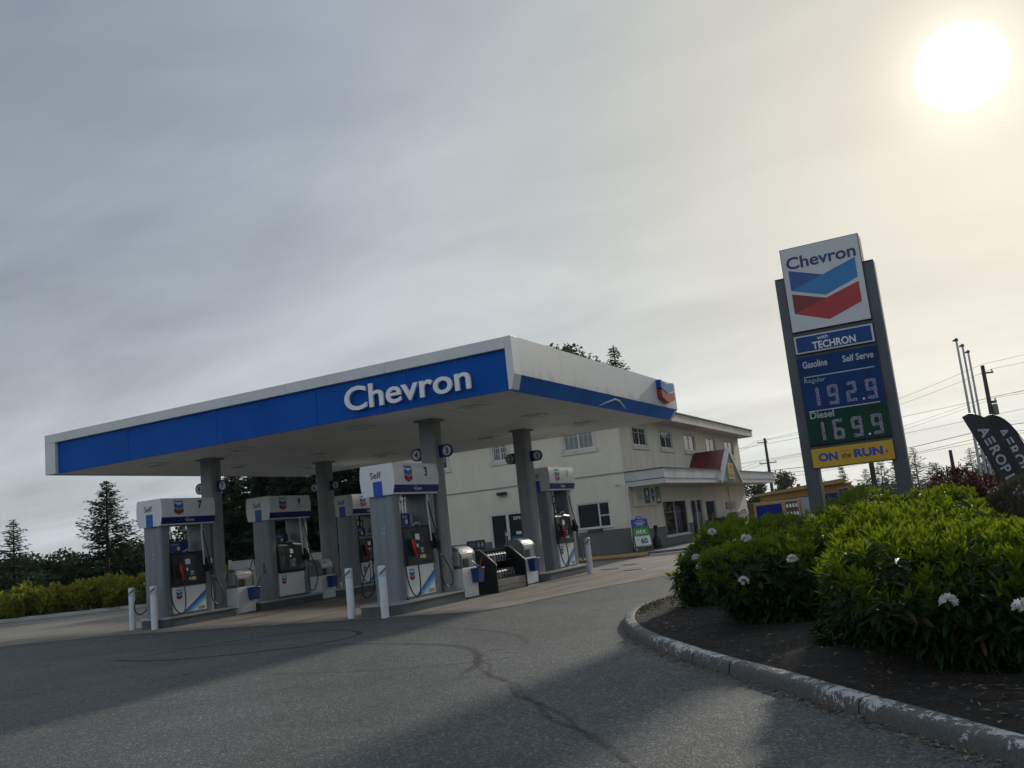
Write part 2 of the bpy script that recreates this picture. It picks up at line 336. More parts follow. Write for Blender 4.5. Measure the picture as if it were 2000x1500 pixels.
# ------------------------------------------------------------------ ground, road, forecourt
earth = pm('earth', (.05, .06, .03), .95, var=.2, vs=.2)
g = MB(); g.quad((-1500, -300, -.35), (1500, -300, -.35), (1500, 2500, -.35), (-1500, 2500, -.35)); g.build('ground', earth, kind='structure')
def smooth(pts, n=8):
    """Catmull-Rom through the points"""
    P = [Vector(p) for p in pts]; P = [P[0] * 2 - P[1]] + P + [P[-1] * 2 - P[-2]]; o = []
    for i in range(1, len(P) - 2):
        for k in range(n):
            t = k / n; a, b, c, d = P[i - 1:i + 3]
            o.append(.5 * ((2 * b) + (c - a) * t + (2 * a - 5 * b + 4 * c - d) * t * t + (3 * b - a - 3 * c + d) * t ** 3))
    o.append(P[-2]); return o
def ribbon(pts, width, z, strength, seed=0):
    """flat strip along a path with UV: u = strength, v = across"""
    rnd = random.Random(seed); P = smooth([(x, y, z) for x, y in pts], 8); v = []; f = []; uv = []
    for i, p in enumerate(P):
        d = (P[min(i + 1, len(P) - 1)] - P[max(i - 1, 0)]).normalized(); n = Vector((-d.y, d.x, 0)); wd = width * rnd.uniform(.8, 1.2) / 2
        v += [p + n * wd, p - n * wd]; s = strength * min(1, i / 5, (len(P) - 1 - i) / 5); uv += [(s, 0), (s, 1)]
        if i: f.append((2 * i - 2, 2 * i - 1, 2 * i + 1, 2 * i))
    return v, f, uv
def marks(name, strips, mat, kind='structure'):
    V = []; Fc = []; UV = []
    for v, f, uv in strips:
        o = len(V); V += v; Fc += [tuple(i + o for i in q) for q in f]; UV += uv
    me = bpy.data.meshes.new(name); me.from_pydata([tuple(p) for p in V], [], Fc); me.materials.append(mat); ul = me.uv_layers.new(name='UVMap')
    for lp in me.loops: ul.data[lp.index].uv = UV[lp.vertex_index]
    o = bpy.data.objects.new(name, me); COL.objects.link(o); o['kind'] = kind; return o
g = MB(); g.quad((-60, -45, 0), (45, -45, 0), (45, 60, 0), (-60, 60, 0)); g.build('road', road_m, kind='structure')
# concrete forecourt slab, its edge line as in the photograph
edge = smooth([(-34, -3.6, 0), (-19, -2.9, 0), (-14.6, -2.0, 0), (-12.6, -1.2, 0), (-10.4, -1.0, 0), (-5, -.75, 0), (-2.6, -.6, 0), (-1.3, -.45, 0), (-.75, .4, 0), (-.45, 2.0, 0), (.2, 4.4, 0), (1.07, 7.0, 0), (2.2, 11, 0)], 6)
g = MB(); zt = .004; k = len(edge)
for i in range(k - 1):
    a, b = edge[i], edge[i + 1]; g.quad((a.x, a.y, zt), (b.x, b.y, zt), (b.x, 17.2, zt), (a.x, 17.2, zt)) if b.x > a.x else None
g.build('forecourt_slab', slab_m, kind='structure')
marks('slab_joint', [ribbon([(p.x, p.y) for p in edge[::3]], .06, .009, 1.6, 3)] + [ribbon([(x, -.6), (x, 5), (x, 16.8)], .05, .008, .9, x) for x in (-14.2, -8, -1.9)] + [ribbon([(-30, y), (-10, y), (.3, y)], .05, .008, .8, y) for y in (3.2, 7.2, 11.9)], crack_m)
skids = [ribbon([(-6.4, -5.5), (-5.4, -5.75), (-4.4, -5.85), (-3.4, -5.6), (-2.6, -5.2), (-2.1, -4.6), (-1.95, -3.8), (-2.3, -3.15), (-3.2, -2.6), (-4.4, -2.75), (-5.2, -3.6), (-5.45, -4.6), (-5.9, -5.4)], .15, .006, .62, 1),
         ribbon([(-5.6, -5.9), (-4.0, -5.75), (-2.4, -5.0), (-1.0, -4.85), (.22, -5.1), (1.26, -5.5), (2.0, -6.1), (2.7, -7.2), (3.0, -8.2)], .15, .006, .42, 2),
         ribbon([(-4.3, -2.3), (-2.5, -2.5), (-.6, -3.1), (1.0, -3.9), (2.2, -5.0), (2.9, -6.3)], .15, .006, .24, 4),
         ribbon([(-1, -7.5), (.6, -7.6), (2.2, -7.3), (3.6, -6.4)], .18, .006, .22, 5), ribbon([(-7.5, -4.6), (-5.7, -4.3), (-4.0, -3.9), (-3.0, -3.2)], .15, .006, .35, 6)]
marks('skid_mark', skids, skid_m)
cr = [(2.2, -6.2), (2.5, -6.9), (2.85, -7.35), (3.3, -8.05), (3.85, -8.55), (4.3, -9.2), (4.75, -9.6), (5.2, -10.2), (5.8, -10.8), (6.4, -11.6), (7.1, -12.6)]
rc = random.Random(5); crk = []
for q in range(2):
    crk.append(ribbon([(x + rc.gauss(0, .03) + q * .05, y + rc.gauss(0, .03)) for x, y in cr], .085 - .02 * q, .007 + .0006 * q, .62 - .15 * q, q))
marks('road_crack', crk, crack_m)
marks('oil_stain', [ribbon([(rc.uniform(-11, -1), y0), (rc.uniform(-10, -1), y0 + 2.5)], .9, .0095, .8, i) for i, y0 in enumerate((.6, 2.2, 4.5, 6.5, 8.5, 1.2))], stain_m)

# ------------------------------------------------------------------ planter: kerb, mulch
def kerb_mat(name, paint, cov, conc=(.15, .15, .145)):
    m, t, b = custom(name); o = tn(t, 'ShaderNodeTexCoord').outputs['Object']; uv = tn(t, 'ShaderNodeSeparateXYZ', {0: tn(t, 'ShaderNodeUVMap').outputs[0]})
    n1_ = tn(t, 'ShaderNodeTexNoise', {'Vector': o, 'Scale': 9.0, 'Detail': 10.0, 'Roughness': .8, 'Distortion': .6}); n2_ = tn(t, 'ShaderNodeTexNoise', {'Vector': o, 'Scale': 45.0, 'Detail': 5.0, 'Roughness': .7}); n3_ = tn(t, 'ShaderNodeTexNoise', {'Vector': o, 'Scale': 1.1, 'Detail': 3.0})
    k = tn(t, 'ShaderNodeMath', {0: n1_.outputs[0], 1: uv.outputs[1]}, operation='ADD'); k2 = tn(t, 'ShaderNodeMath', {0: n3_.outputs[0], 1: .35, 2: k.outputs[0]}, operation='MULTIPLY_ADD'); f = tn(t, 'ShaderNodeMapRange', {0: k2.outputs[0], 1: cov, 2: cov + .025, 3: 0.0, 4: 1.0})
    c = ramp(t, n2_.outputs[0], [(.3, tuple(x * .55 for x in conc)), (.6, conc), (.8, tuple(x * 1.4 for x in conc))]); p = ramp(t, n2_.outputs[0], [(.3, tuple(x * .72 for x in paint)), (.6, paint)])
    mx = tn(t, 'ShaderNodeMix', {0: f.outputs[0], 6: c, 7: p}, data_type='RGBA'); t.links.new(mx.outputs[2], b.inputs['Base Color']); b.inputs['Roughness'].default_value = .8
    ad = tn(t, 'ShaderNodeMath', {0: f.outputs[0], 1: .35, 2: n2_.outputs[0]}, operation='MULTIPLY_ADD')
    bp = tn(t, 'ShaderNodeBump', {'Height': ad.outputs[0], 'Strength': .5, 'Distance': .012}); t.links.new(bp.outputs[0], b.inputs['Normal']); return m
PROF = [(0, 0, 0.0), (.006, .05, .08), (.014, .095, .10), (.028, .120, .14), (.05, .131, .18), (.10, .135, .17), (.135, .132, .13), (.155, .118, .05), (.16, .02, .0)]
def kerb(name, pts, mat, wide=1.0, high=1.0, paint=lambda s: 0, side=1, step=6, joints=(), z0=0.0):
    P = smooth([(x, y, z0) for x, y in pts], step); v = []; f = []; uv = []; s = 0; k = len(PROF)
    for i, p in enumerate(P):
        if i: s += (p - P[i - 1]).length
        d = (P[min(i + 1, len(P) - 1)] - P[max(i - 1, 0)]).normalized(); n = Vector((d.y, -d.x, 0)) * side
        dip = 0
        for a, h, c in PROF: v.append(p + n * (a * wide - dip * .5) + Z * (h * high + dip)); uv.append((s, c + paint(s)))
        if i and not any(s - (p - P[i - 1]).length < j <= s for j in joints): f += [((i - 1) * k + j, (i - 1) * k + j + 1, i * k + j + 1, i * k + j) for j in range(k - 1)]
    me = bpy.data.meshes.new(name); me.from_pydata([tuple(q) for q in v], [], f); me.materials.append(mat); ul = me.uv_layers.new(name='UVMap')
    for lp in me.loops: ul.data[lp.index].uv = uv[lp.vertex_index]
    me.polygons.foreach_set('use_smooth', [True] * len(f)); o = bpy.data.objects.new(name, me); COL.objects.link(o); o['kind'] = 'structure'; return o
kerb_white = kerb_mat('worn_white_kerb', (.48, .49, .49), .925, (.105, .105, .10))
kerb_grey = kerb_mat('left_kerb_paint', (.42, .43, .42), .62)
kerb_yellow = kerb_mat('worn_yellow_kerb', (.44, .29, .10), .66)
KP = [(4.1, 6.2), (3.75, 4.2), (3.45, 2.2), (3.28, .2), (3.10, -1.2), (3.05, -2.2), (3.17, -3.1), (3.56, -4.3), (4.07, -5.35), (4.65, -6.3), (5.24, -7.12), (5.88, -7.96), (6.86, -9.13), (7.5, -9.95), (8.11, -10.7), (8.7, -11.42), (9.6, -12.5), (11, -14.2), (13, -16.6)]
def pk(s):
    if s < 6.4: return .12
    if s < 9.6: return -.16 + (s - 8) * .03
    if s < 13: return .0 + (s - 10) * .02
    return .10 + .03 * math.sin(s * 1.9)
kerb('kerb', KP, kerb_white, 1.15, 1.0, pk, side=-1, step=64, joints=(9.6, 12.3, 14.6, 15.55, 17.8, 20.1))
mulch_m, t, b = custom('mulch'); o = tn(t, 'ShaderNodeTexCoord').outputs['Object']
v = tn(t, 'ShaderNodeTexVoronoi', {'Vector': tn(t, 'ShaderNodeMapping', {'Vector': o, 'Scale': (1, 1.8, 1), 'Rotation': (0, 0, .5)}).outputs[0], 'Scale': 38.0}); nz = tn(t, 'ShaderNodeTexNoise', {'Vector': o, 'Scale': 6.0, 'Detail': 9.0, 'Roughness': .7})
c = ramp(t, tn(t, 'ShaderNodeSeparateColor', {0: v.outputs['Color']}).outputs[0], [(0, (.006, .005, .004)), (.75, (.017, .013, .010)), (1, (.05, .038, .028))]); c2 = ramp(t, nz.outputs[0], [(.3, (.55,) * 3), (.7, (1.3,) * 3)])
t.links.new(tn(t, 'ShaderNodeMix', {0: 1.0, 6: c, 7: c2}, data_type='RGBA', blend_type='MULTIPLY').outputs[2], b.inputs['Base Color']); b.inputs['Roughness'].default_value = .95
h_ = tn(t, 'ShaderNodeMath', {0: nz.outputs[0], 1: v.outputs['Distance']}, operation='ADD'); t.links.new(tn(t, 'ShaderNodeBump', {'Height': h_.outputs[0], 'Strength': .9, 'Distance': .03}).outputs[0], b.inputs['Normal'])
def inset(pts, d): 
    P = [Vector((x, y, 0)) for x, y in pts]; o = []
    for i, p in enumerate(P):
        t_ = (P[min(i + 1, len(P) - 1)] - P[max(i - 1, 0)]).normalized(); o.append(p + Vector((-t_.y, t_.x, 0)) * d)
    return o
KS = [(p.x, p.y) for p in smooth([(x, y, 0) for x, y in KP], 5)]
ins = inset(KS, .15); rm = random.Random(2); mv = []; mf = []; nr = 14
for i, p in enumerate(ins):
    tgt = Vector((17, 7.5 - 20 * i / len(ins), 0)) 
    for j in range(nr + 1):
        tt = (j / nr) ** 2; q = p.lerp(tgt, tt); mv.append((q.x, q.y, .10 + .13 * min(1, (q - p).length / 2.0) + (rm.gauss(0, .012) if j else 0)))
    if i: mf += [((i - 1) * (nr + 1) + j, (i - 1) * (nr + 1) + j + 1, i * (nr + 1) + j + 1, i * (nr + 1) + j) for j in range(nr)]
me = bpy.data.meshes.new('mulch_bed'); me.from_pydata(mv, [], mf); me.materials.append(mulch_m); me.polygons.foreach_set('use_smooth', [True] * len(mf)); link('mulch_bed', me, kind='structure')
# litter: twigs, dead leaves, dry grass
def scatter(name, n, where, size, mats, seed, upright=0.0, kind='stuff'):
    r = random.Random(seed); V = []; Q = []; mi = []
    for i in range(n):
        x, y, z = where(r); a = r.uniform(0, 6.283); l = size * r.uniform(.4, 1.5); wd = l * r.uniform(.04, .22) if not upright else .004 + .004 * r.random()
        d = Vector((math.cos(a), math.sin(a), r.uniform(-.05, .25))) if not upright else Vector((math.cos(a) * r.uniform(.1, 1), math.sin(a) * r.uniform(.1, 1), 1)); d.normalize()
        s = d.cross(Z).normalized() * wd; p = Vector((x, y, z)); c = p + d * l * .5 + Z * r.uniform(0, .01); e = p + d * l
        k = len(V); V += [p - s * .3, p + s * .3, c + s, c - s, e]; Q.append((k, k + 1, k + 2, k + 3)); Q.append((k + 3, k + 2, k + 4, k + 4)); mi += [r.randrange(len(mats))] * 2
    T = [(a, b, c) for a, b, c, d in Q[1::2]]; me = np_mesh(name, [tuple(p) for p in V], Q[0::2], T, mats, mi[0::2] + mi[1::2]); return link(name, me, kind=kind)
dl = [pm('dead_leaf_brown', (.10, .06, .035), .9, var=.15), pm('dead_leaf_tan', (.22, .17, .11), .9, var=.15), pm('dead_leaf_dark', (.03, .022, .016), .9)]
KL = smooth([(x, y, 0) for x, y in KP], 12); KI = inset([(p.x, p.y) for p in KL], 1.0)
def gutter(r):
    i = min(len(KL) - 2, int(len(KL) * (.42 + .5 * r.random()))); p = KL[i].lerp(KL[i + 1], r.random()); d = (KL[i + 1] - KL[i]).normalized(); n = Vector((d.y, -d.x, 0)); q = p + n * abs(r.gauss(0, .09)) ; return q.x, q.y, .008
def bed(r):
    i = min(len(KL) - 2, int(len(KL) * (.28 + .66 * r.random()))); p = KL[i]; d = (KL[i + 1] - KL[i]).normalized(); n = Vector((-d.y, d.x, 0)); q = p + n * r.uniform(.25, 2.0); return q.x, q.y, .13 + .06 * min(1, r.random())
def nose(r):
    i = min(len(KL) - 2, int(len(KL) * (.16 + .2 * r.random()))); p = KL[i]; d = (KL[i + 1] - KL[i]).normalized(); n = Vector((-d.y, d.x, 0)); q = p + n * (.2 + abs(r.gauss(0, .16))); return q.x, q.y, .10
scatter('leaf_litter', 1500, gutter, .042, dl, 3); scatter('twig_litter', 2600, bed, .06, dl, 4)
scatter('dry_grass', 1500, nose, .06, [pm('dry_grass_straw', (.26, .21, .12), .9), pm('dry_grass_green', (.09, .11, .03), .9), dl[0]], 6, upright=1)

# ------------------------------------------------------------------ left kerb and pavement by the store
lk = [(-46, -3.2), (-36, 2.8), (-29, 7.2), (-24.5, 10.3), (-20, 13.2), (-15, 16.3), (-11, 18.6)]
kerb('kerb', lk, kerb_grey, 1.6, 1.15, lambda s: .1, side=-1, step=10)
g = MB(); LI = [Vector((x, y, 0)) for x, y in lk]
for a, b in zip(LI, LI[1:]):
    n = Vector((-(b - a).y, (b - a).x, 0)).normalized(); g.quad((a + n * .3) + Z * .12, (b + n * .3) + Z * .12, b + n * 40 + Z * .1, a + n * 40 + Z * .1)
g.build('grass_verge', pm('verge', (.035, .045, .02), .95, var=.25, vs=1.5, bump=.6, bs=12), kind='structure')

# ------------------------------------------------------------------ canopy
C = thing('station_canopy', 'long flat canopy with blue front fascia over the fuel pumps', 'canopy', (0, 0, 0))
ZT, ZB, W, Dp = 5.835, 4.65, 15.88, 11.65
m = MB(); m.box(-W + .12, -.12, .12, Dp - .12, ZB + .55, ZT - .1); m.build('roof_deck', dgrey, C)
m = MB()                                   # white frame: top band in panels, left post, right post with its chamfered foot
sx = [-W, -12.9, -9.9, -6.51, -3.42, -.17]
for a, b in zip(sx, sx[1:]): m.box(a + (.004 if a > -W else 0), b - .004, 0, .12, 5.575, ZT)
m.box(-W, -W + .46, 0, .12, ZB, 5.571)
m.prism([(-.17, ZT), (-.17, ZB), (-.24, ZB), (-.16, ZB + .02), (0, 4.98), (0, ZT)][:2] + [(-.10, ZB), (0, 4.98), (0, ZT)], (0, 0, 0), X, Z, Y, .35)
m.build('white_frame', fascia_white, C, bevel=.006)
m = MB()
for a, b in ((-W + .464, -12.4), (-12.388, -9.0), (-8.988, -5.6), (-5.588, -2.9), (-2.888, -.174)): m.box(a, b, .10, .16, ZB + .002, 5.57)
m.build('blue_fascia', blue, C)
m = MB(); yy = [.354, 2.56, 6.9, 9.2, Dp]
for a, b in zip(yy, yy[1:]): m.box(-.10, 0, a, b - .005, 4.98, ZT)
stain_w, t, b_ = custom('stained_fascia_white'); o_ = tn(t, 'ShaderNodeTexCoord').outputs['Object']; sp = tn(t, 'ShaderNodeSeparateXYZ', {0: o_})
n_ = tn(t, 'ShaderNodeTexNoise', {'Vector': tn(t, 'ShaderNodeMapping', {'Vector': o_, 'Scale': (1, 1, .5)}).outputs[0], 'Scale': 2.6, 'Detail': 7.0, 'Roughness': .7})
lowf = tn(t, 'ShaderNodeMapRange', {0: sp.outputs[2], 1: 5.35, 2: 4.98, 3: 0.0, 4: .24}); ad = tn(t, 'ShaderNodeMath', {0: n_.outputs[0], 1: lowf.outputs[0]}, operation='ADD')
t.links.new(ramp(t, ad.outputs[0], [(.48, (.62, .62, .60)), (.68, (.58, .58, .56)), (.88, (.38, .37, .36))]), b_.inputs['Base Color']); b_.inputs['Roughness'].default_value = .42
m.build('white_side_fascia', stain_w, C)
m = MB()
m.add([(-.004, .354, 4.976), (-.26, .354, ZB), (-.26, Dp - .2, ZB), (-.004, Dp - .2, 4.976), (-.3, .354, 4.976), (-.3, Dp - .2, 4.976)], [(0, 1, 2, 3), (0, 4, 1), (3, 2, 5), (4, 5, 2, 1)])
m.build('blue_side_fascia', pm('bounce_lit_blue', (.004, .15, .56), .5, var=.08, vs=.6, spec=.15), C)  # fascia blue lightened: bounce from sunlit ground put into the colour
m = MB(); m.prism([(-.004, 4.976), (-.26, ZB), (-.3, 4.976)], (0, Dp - .196, 0), X, Z, Y, .19); m.build('fascia_end_cap', fascia_white, C)
m = MB()
for p in ([(5.30, 4.68), (5.7, 4.80), (6.1, 4.90), (6.5, 4.88), (7.0, 4.78), (7.25, 4.72)],):      # bent aluminium scrape on the slanted blue side
    m.tube([(-.26 + (z - ZB) * .78 + .012, y, z) for y, z in p], [.008, .02, .03, .028, .016, .006], 6)
m.build('scrape_mark', pm('bare_metal', (.8, .8, .8), .35, metal=.3), C)
m = MB(); m.box(-W, -W + .12, .124, Dp, ZB, ZT); m.box(-W + .124, -.004, Dp - .12, Dp, 4.98, ZT); m.build('rear_fascia', fascia_white, C)
m = MB(); xs = np.linspace(-W + .13, -.27, 14); ys = np.linspace(.17, Dp - .13, 4)
for i in range(13):
    for j in range(3): m.box(xs[i] + .009, xs[i + 1] - .009, ys[j] + .013, ys[j + 1] - .013, ZB + .02, ZB + .06)
m.box(-W + .13, -.3, .17, Dp - .13, ZB + .062, ZB + .09, 1); m.build('soffit', [soffit_m, dgrey], C)
lens = pm('light_lens', (.62, .63, .60), .25, var=.02)
for x in (-2.0, -5.45, -9.65, -13.05):
    for y in (1.6, 4.95, 8.5):
        m = MB(); s = .30
        m.box(x - s, x + s, y - s, y + s, ZB - .035, ZB + .018, 0); lt = m.build('ceiling_light', [soffit_m], C, bevel=.02)
        m = MB(); m.box(x - s * .66, x + s * .66, y - s * .66, y + s * .66, ZB - .05, ZB - .0352); m.build('lens', lens, lt, bevel=.01)
m = MB(); m.text('Chevron', (-4.64, .02, 4.82), X, Z, w=3.54, h=.585, depth=.055, bold=.014, align='L'); lo = m.build('lettering', pm('letter_white', (.82, .83, .83), .4, var=.02), C)
m = MB()
emblem(m, (.006, 9.72, 5.08), Y, Z, 1.26, .71, X, .16, [0, 1, 2, 3, 4, 5])
m.build('emblem', [eb, ebd, er, erd, blue, er], C)
COLX, COLY = (-3.9, -11.78), (2.5, 7.75)
NUM = {(0, 0): ('4', '3'), (0, 1): ('2', '1'), (1, 0): ('8', '7'), (1, 1): ('6', '5')}
def rrect(hx, hy, r, n=4):
    return [(sx_ * (hx - r) + r * math.cos(a), sy_ * (hy - r) + r * math.sin(a)) for sx_, sy_, a0 in ((1, 1, 0), (-1, 1, 90), (-1, -1, 180), (1, -1, 270)) for a in [rad(a0 + 90 * k_ / n) for k_ in range(n + 1)]]
for i, x in enumerate(COLX):
    for j, y in enumerate(COLY):
        m = MB(); m.prism(rrect(.235, .235, .10, 6), (x, y, .27), X, Y, Z, ZB - .25, smooth=True); m.box(x - .29, x + .29, y - .29, y + .29, ZB - .03, ZB + .019)
        m.box(x + .1 - .003, x + .1 + .003, y - .2365, y - .2, .3, ZB - .04, 1); m.box(x + .2, x + .2365, y - .003, y + .003, .3, ZB - .04, 1)
        col = m.build('column', [colm, dgrey], C)
        for s, d in zip((-1, 1), NUM[(i, j)]):
            cx = x + s * .475; m = MB(); r = .165
            arc = [(r * math.cos(a) * s, r * math.sin(a)) for a in [rad(-90 + 180 * q / 14) for q in range(15)]]
            m.prism([(-.25 * s, -r)] + arc + [(-.25 * s, r)], (cx, y - .02, 3.81), X, Z, Y, .04, 0)
            m.disc((cx, y - .024, 3.81), X, Z, .125, 1); m.text(d, (cx, y - .028, 3.81), X, Z, h=.165, bold=.03, m=2)
            m.disc((cx, y + .024, 3.81), -X, Z, .125, 1)
            m.build('number_sign', [navy, pm('number_disc', (.55, .56, .55), .5), ink], col)

# ------------------------------------------------------------------ pump islands
def island(label, xc, y0, y1, hw=.56):
    t = thing('pump_island', label, 'island', (xc, 0, 0), group='raised concrete pump islands'); r = .28
    def shape(e): return [(a * (hw + e) / hw, b + (y0 + y1) / 2) for a, b in rrect(hw, (y1 - y0) / 2 + e, r, 6)]
    m = MB(); m.prism(shape(-.004), (0, 0, .004), X, Y, Z, .245); m.build('base', plinth_m, t)
    m = MB(); m.prism(shape(.012), (0, 0, .225), X, Y, Z, .045); m.build('edge_trim', steel, t, bevel=.012); return t
island('raised island carrying pump 3, front right', -3.95, -.35, 2.86)
island('raised island carrying pump 1, nearest the store', -3.95, 7.42, 10.75)
island('raised island carrying pump 7, front left', -11.78, .12, 2.95)
island('raised island carrying pump 9, middle of the far row', -11.75, 3.85, 6.72)
island('raised island carrying the far pump behind the column numbered 5 and 6', -11.75, 7.42, 10.75)

# ------------------------------------------------------------------ fuel dispensers
LEN = 1.93
def rot180(mb, cy=LEN / 2):
    o = MB(); o.merge(mb); o.merge(mb, Matrix.Translation((0, cy, 0)) @ Matrix.Rotation(math.pi, 4, 'Z') @ Matrix.Translation((0, -cy, 0))); return o
def build2(mb, name, mats, parent):
    mb.build(name, mats, parent); o = MB(); o.merge(mb, Matrix.Translation((0, LEN / 2, 0)) @ Matrix.Rotation(math.pi, 4, 'Z') @ Matrix.Translation((0, -LEN / 2, 0))); return o.build(name, mats, parent)
def half(z):   # half width of the bulging topper at height z
    pts = [(2.46, .42), (2.50, .44), (2.58, .468), (2.68, .488), (2.80, .499), (2.93, .50), (3.05, .49), (3.13, .476), (3.2, .46)]
    for (a, p), (b, q) in zip(pts, pts[1:]):
        if z <= b: return p + (q - p) * (z - a) / (b - a)
    return .46
def dispenser(num, label, x, y, style=0, txt_gap='1'):
    t = thing('fuel_dispenser', label, 'fuel pump', (x, y, .27), group='fuel pumps under the canopy')
    m = MB(); zs = [2.46, 2.50, 2.55, 2.62, 2.68, 2.76, 2.85, 2.93, 3.0, 3.06, 3.12, 3.17, 3.2]
    ring = lambda z, yy: [(half(z), yy, z), (-half(z), yy, z)]
    for a, b in zip(zs, zs[1:]):
        mat_ = 1 if (a >= 2.5 and b <= 2.68) else 0
        for yy in (0, LEN): m.add([(-half(a), yy, a), (half(a), yy, a), (half(b), yy, b), (-half(b), yy, b)], [(0, 1, 2, 3) if yy == 0 else (3, 2, 1, 0)], 0)
    for s in (1, -1):
        k0 = len(m.v); m.add([(s * half(z), yy, z) for z in zs for yy in (0, LEN)], [((2 * i, 2 * i + 1, 2 * i + 3, 2 * i + 2) if s > 0 else (2 * i + 2, 2 * i + 3, 2 * i + 1, 2 * i)) for i in range(len(zs) - 1)], 0, True)
        for i in range(len(zs) - 1):
            if zs[i] >= 2.5 and zs[i + 1] <= 2.68: m.m[-(len(zs) - 1) + i] = 1
    m.quad((-half(3.2), 0, 3.2), (half(3.2), 0, 3.2), (half(3.2), LEN, 3.2), (-half(3.2), LEN, 3.2)); m.quad((-.405, 0, 2.46), (.405, 0, 2.46), (.405, LEN, 2.46), (-.405, LEN, 2.46), 2)
    top = m.build('topper', [pm('topper_white', (.70, .72, .73), .2, var=.04), navy, dgrey], t)
    m = MB(); m.box(-.12, .14, -.008, -.002, 2.44, 2.80); m.build('blue_square', bright_blue, top)
    pale = pm('pale_ink', (.6, .64, .72), .5)
    word(top, ink, 'Self', (-.03, -.004, 2.95), X, Z, h=.16, bold=.01); word(top, ink, 'Self', (.03, LEN + .004, 2.95), -X, Z, h=.16, bold=.01)
    def side_word(mat_, body, y_, z_, **k):
        m_ = MB(); h_ = k.get('h') or .07; m_.text(body, (max(half(z_ - h_ / 2), half(z_ + h_ / 2), half(z_)) + .003, y_, z_), Y, Z, **k); build2(m_, 'lettering', mat_, top)
    s1 = MB(); emblem(s1, (.5035, .43, 2.735), Y, Z, .33, .325, X, 0, (0, 1, 2, 3)); build2(s1, 'emblem', [eb, ebd, er, erd], top)
    side_word(navy, 'Chevron', .595, 3.115, w=.34, h=.075, bold=.03); side_word(ink, num, 1.36, 3.0, h=.23, bold=.03)
    if style: side_word(gink, 'Regular Unleaded', 1.45, 2.83, w=.42, h=.05); side_word(gink, 'Diesel', 1.36, 2.765, w=.2, h=.05)
    else: side_word(pale, 'with', .90, 2.652, w=.1, h=.035); side_word(pale, 'TECHRON', .98, 2.582, w=.34, h=.06, bold=.03); side_word(gink, txt_gap, 1.34, 2.81, h=.06)
    for k, yp in enumerate((.06, 1.56)):     # two clad uprights
        m = MB(); m.prism([(a, b + yp + .17) for a, b in rrect(.34, .17, .07, 5)], (0, 0, .0), X, Y, Z, 2.46, smooth=True)
        for gx in (-.11, .11): m.box(gx - .003, gx + .003, yp - .0015, yp + .05, .03, 2.44, 1)
        m.box(.335, .3415, yp + .167, yp + .173, .03, 2.44, 1)
        up = m.build('upright', [grey, dgrey], t)
        if k == 0:
            if style:
                for bx_ in ((.02, .10, .95, 1.15), (.02, .16, .80, .94)): m = MB(); m.box(bx_[0], bx_[1], yp - .006, yp - .002, bx_[2], bx_[3]); m.build('sticker', dgrey, up)
            else:
                mt = pm('faded_sticker', (.40, .45, .55), .5); word(up, mt, '24', (.03, yp - .005, 1.70), X, Z, h=.09); word(up, mt, 'HR', (.03, yp - .005, 1.58), X, Z, h=.06)
    m = MB(); m.box(-.37, .37, .34, 1.62, .0, .06, 1); m.box(-.365, .365, .405, 1.555, .06, .76, 0)
    cab = m.build('lower_cabinet', [white, dgrey], t, bevel=.006)
    s1 = MB(); s1.text('Chevron', (.3705, .60, .675), Y, Z, w=.2, m=0, bold=.03); build2(s1, 'lettering', navy, cab); s1 = MB(); emblem(s1, (.3705, .50, .42), Y, Z, .2, .22, X, 0, (0, 1, 2, 3)); build2(s1, 'emblem', [eb, ebd, er, erd], cab)
    if not style:
        x_ = .3695
        s1 = MB()
        for q in range(3): s1.poly([(x_, .72 + .11 * q, .065), (x_, .83 + .11 * q, .065), (x_, 1.552, .52 - .085 * q), (x_, 1.552, .605 - .085 * q)], q)
        build2(s1, 'blue_stripe', [kick_blue, pm('stripe_mid_blue', (.06, .28, .58), .4), kick_light], cab)
        s1 = MB(); s1.quad((.3712, 1.25, .08), (.3712, 1.5, .08), (.3712, 1.5, .17), (.3712, 1.25, .17)); build2(s1, 'rating_plate', gink, cab)
    # leaning console head
    m = MB(); prof = [(-.40, .77), (.40, .77), (.42, .86), (.345, 1.62), (.30, 1.70), (-.30, 1.70), (-.345, 1.62), (-.42, .86)]
    m.prism(prof, (0, .41, 0), X, Z, Y, 1.14); con = m.build('console', console_m, t, bevel=.02)
    fx = lambda z: .42 - (z - .86) * .0987 + .006
    def pl(mb, y0, y1, z0, z1, mm, e=0.0): mb.add([(fx(z0) + e, y0, z0), (fx(z0) + e, y1, z0), (fx(z1) + e, y1, z1), (fx(z1) + e, y0, z1)], [(0, 1, 2, 3)], mm)
    s1 = MB(); pl(s1, .72, 1.2, .95, 1.6, 0); 
    if style: pl(s1, .86, 1.15, .93, 1.18, 5, .004); pl(s1, .93, 1.08, 1.36, 1.5, 1, .004); pl(s1, .9, .97, 1.24, 1.31, 1, .004); pl(s1, 1.03, 1.12, 1.1, 1.2, 3, .008); pl(s1, .98, 1.02, .97, 1.04, 1, .008)
    else: pl(s1, .85, 1.03, 1.36, 1.5, 1, .004); pl(s1, .86, .93, 1.18, 1.26, 1, .004); pl(s1, 1.0, 1.12, 1.05, 1.17, 3, .004); pl(s1, .92, 1.0, .92, .99, 2, .004); pl(s1, 1.02, 1.17, .91, 1.0, 2, .004); pl(s1, 1.02, 1.06, 1.08, 1.11, 4, .008); pl(s1, 1.08, 1.11, 1.08, 1.11, 4, .008)
    pl(s1, .45, .68, .95, 1.6, 4, .0); pl(s1, 1.24, 1.5, .95, 1.6, 4, .0); pl(s1, .50, .62, 1.3, 1.42, 0, .004)
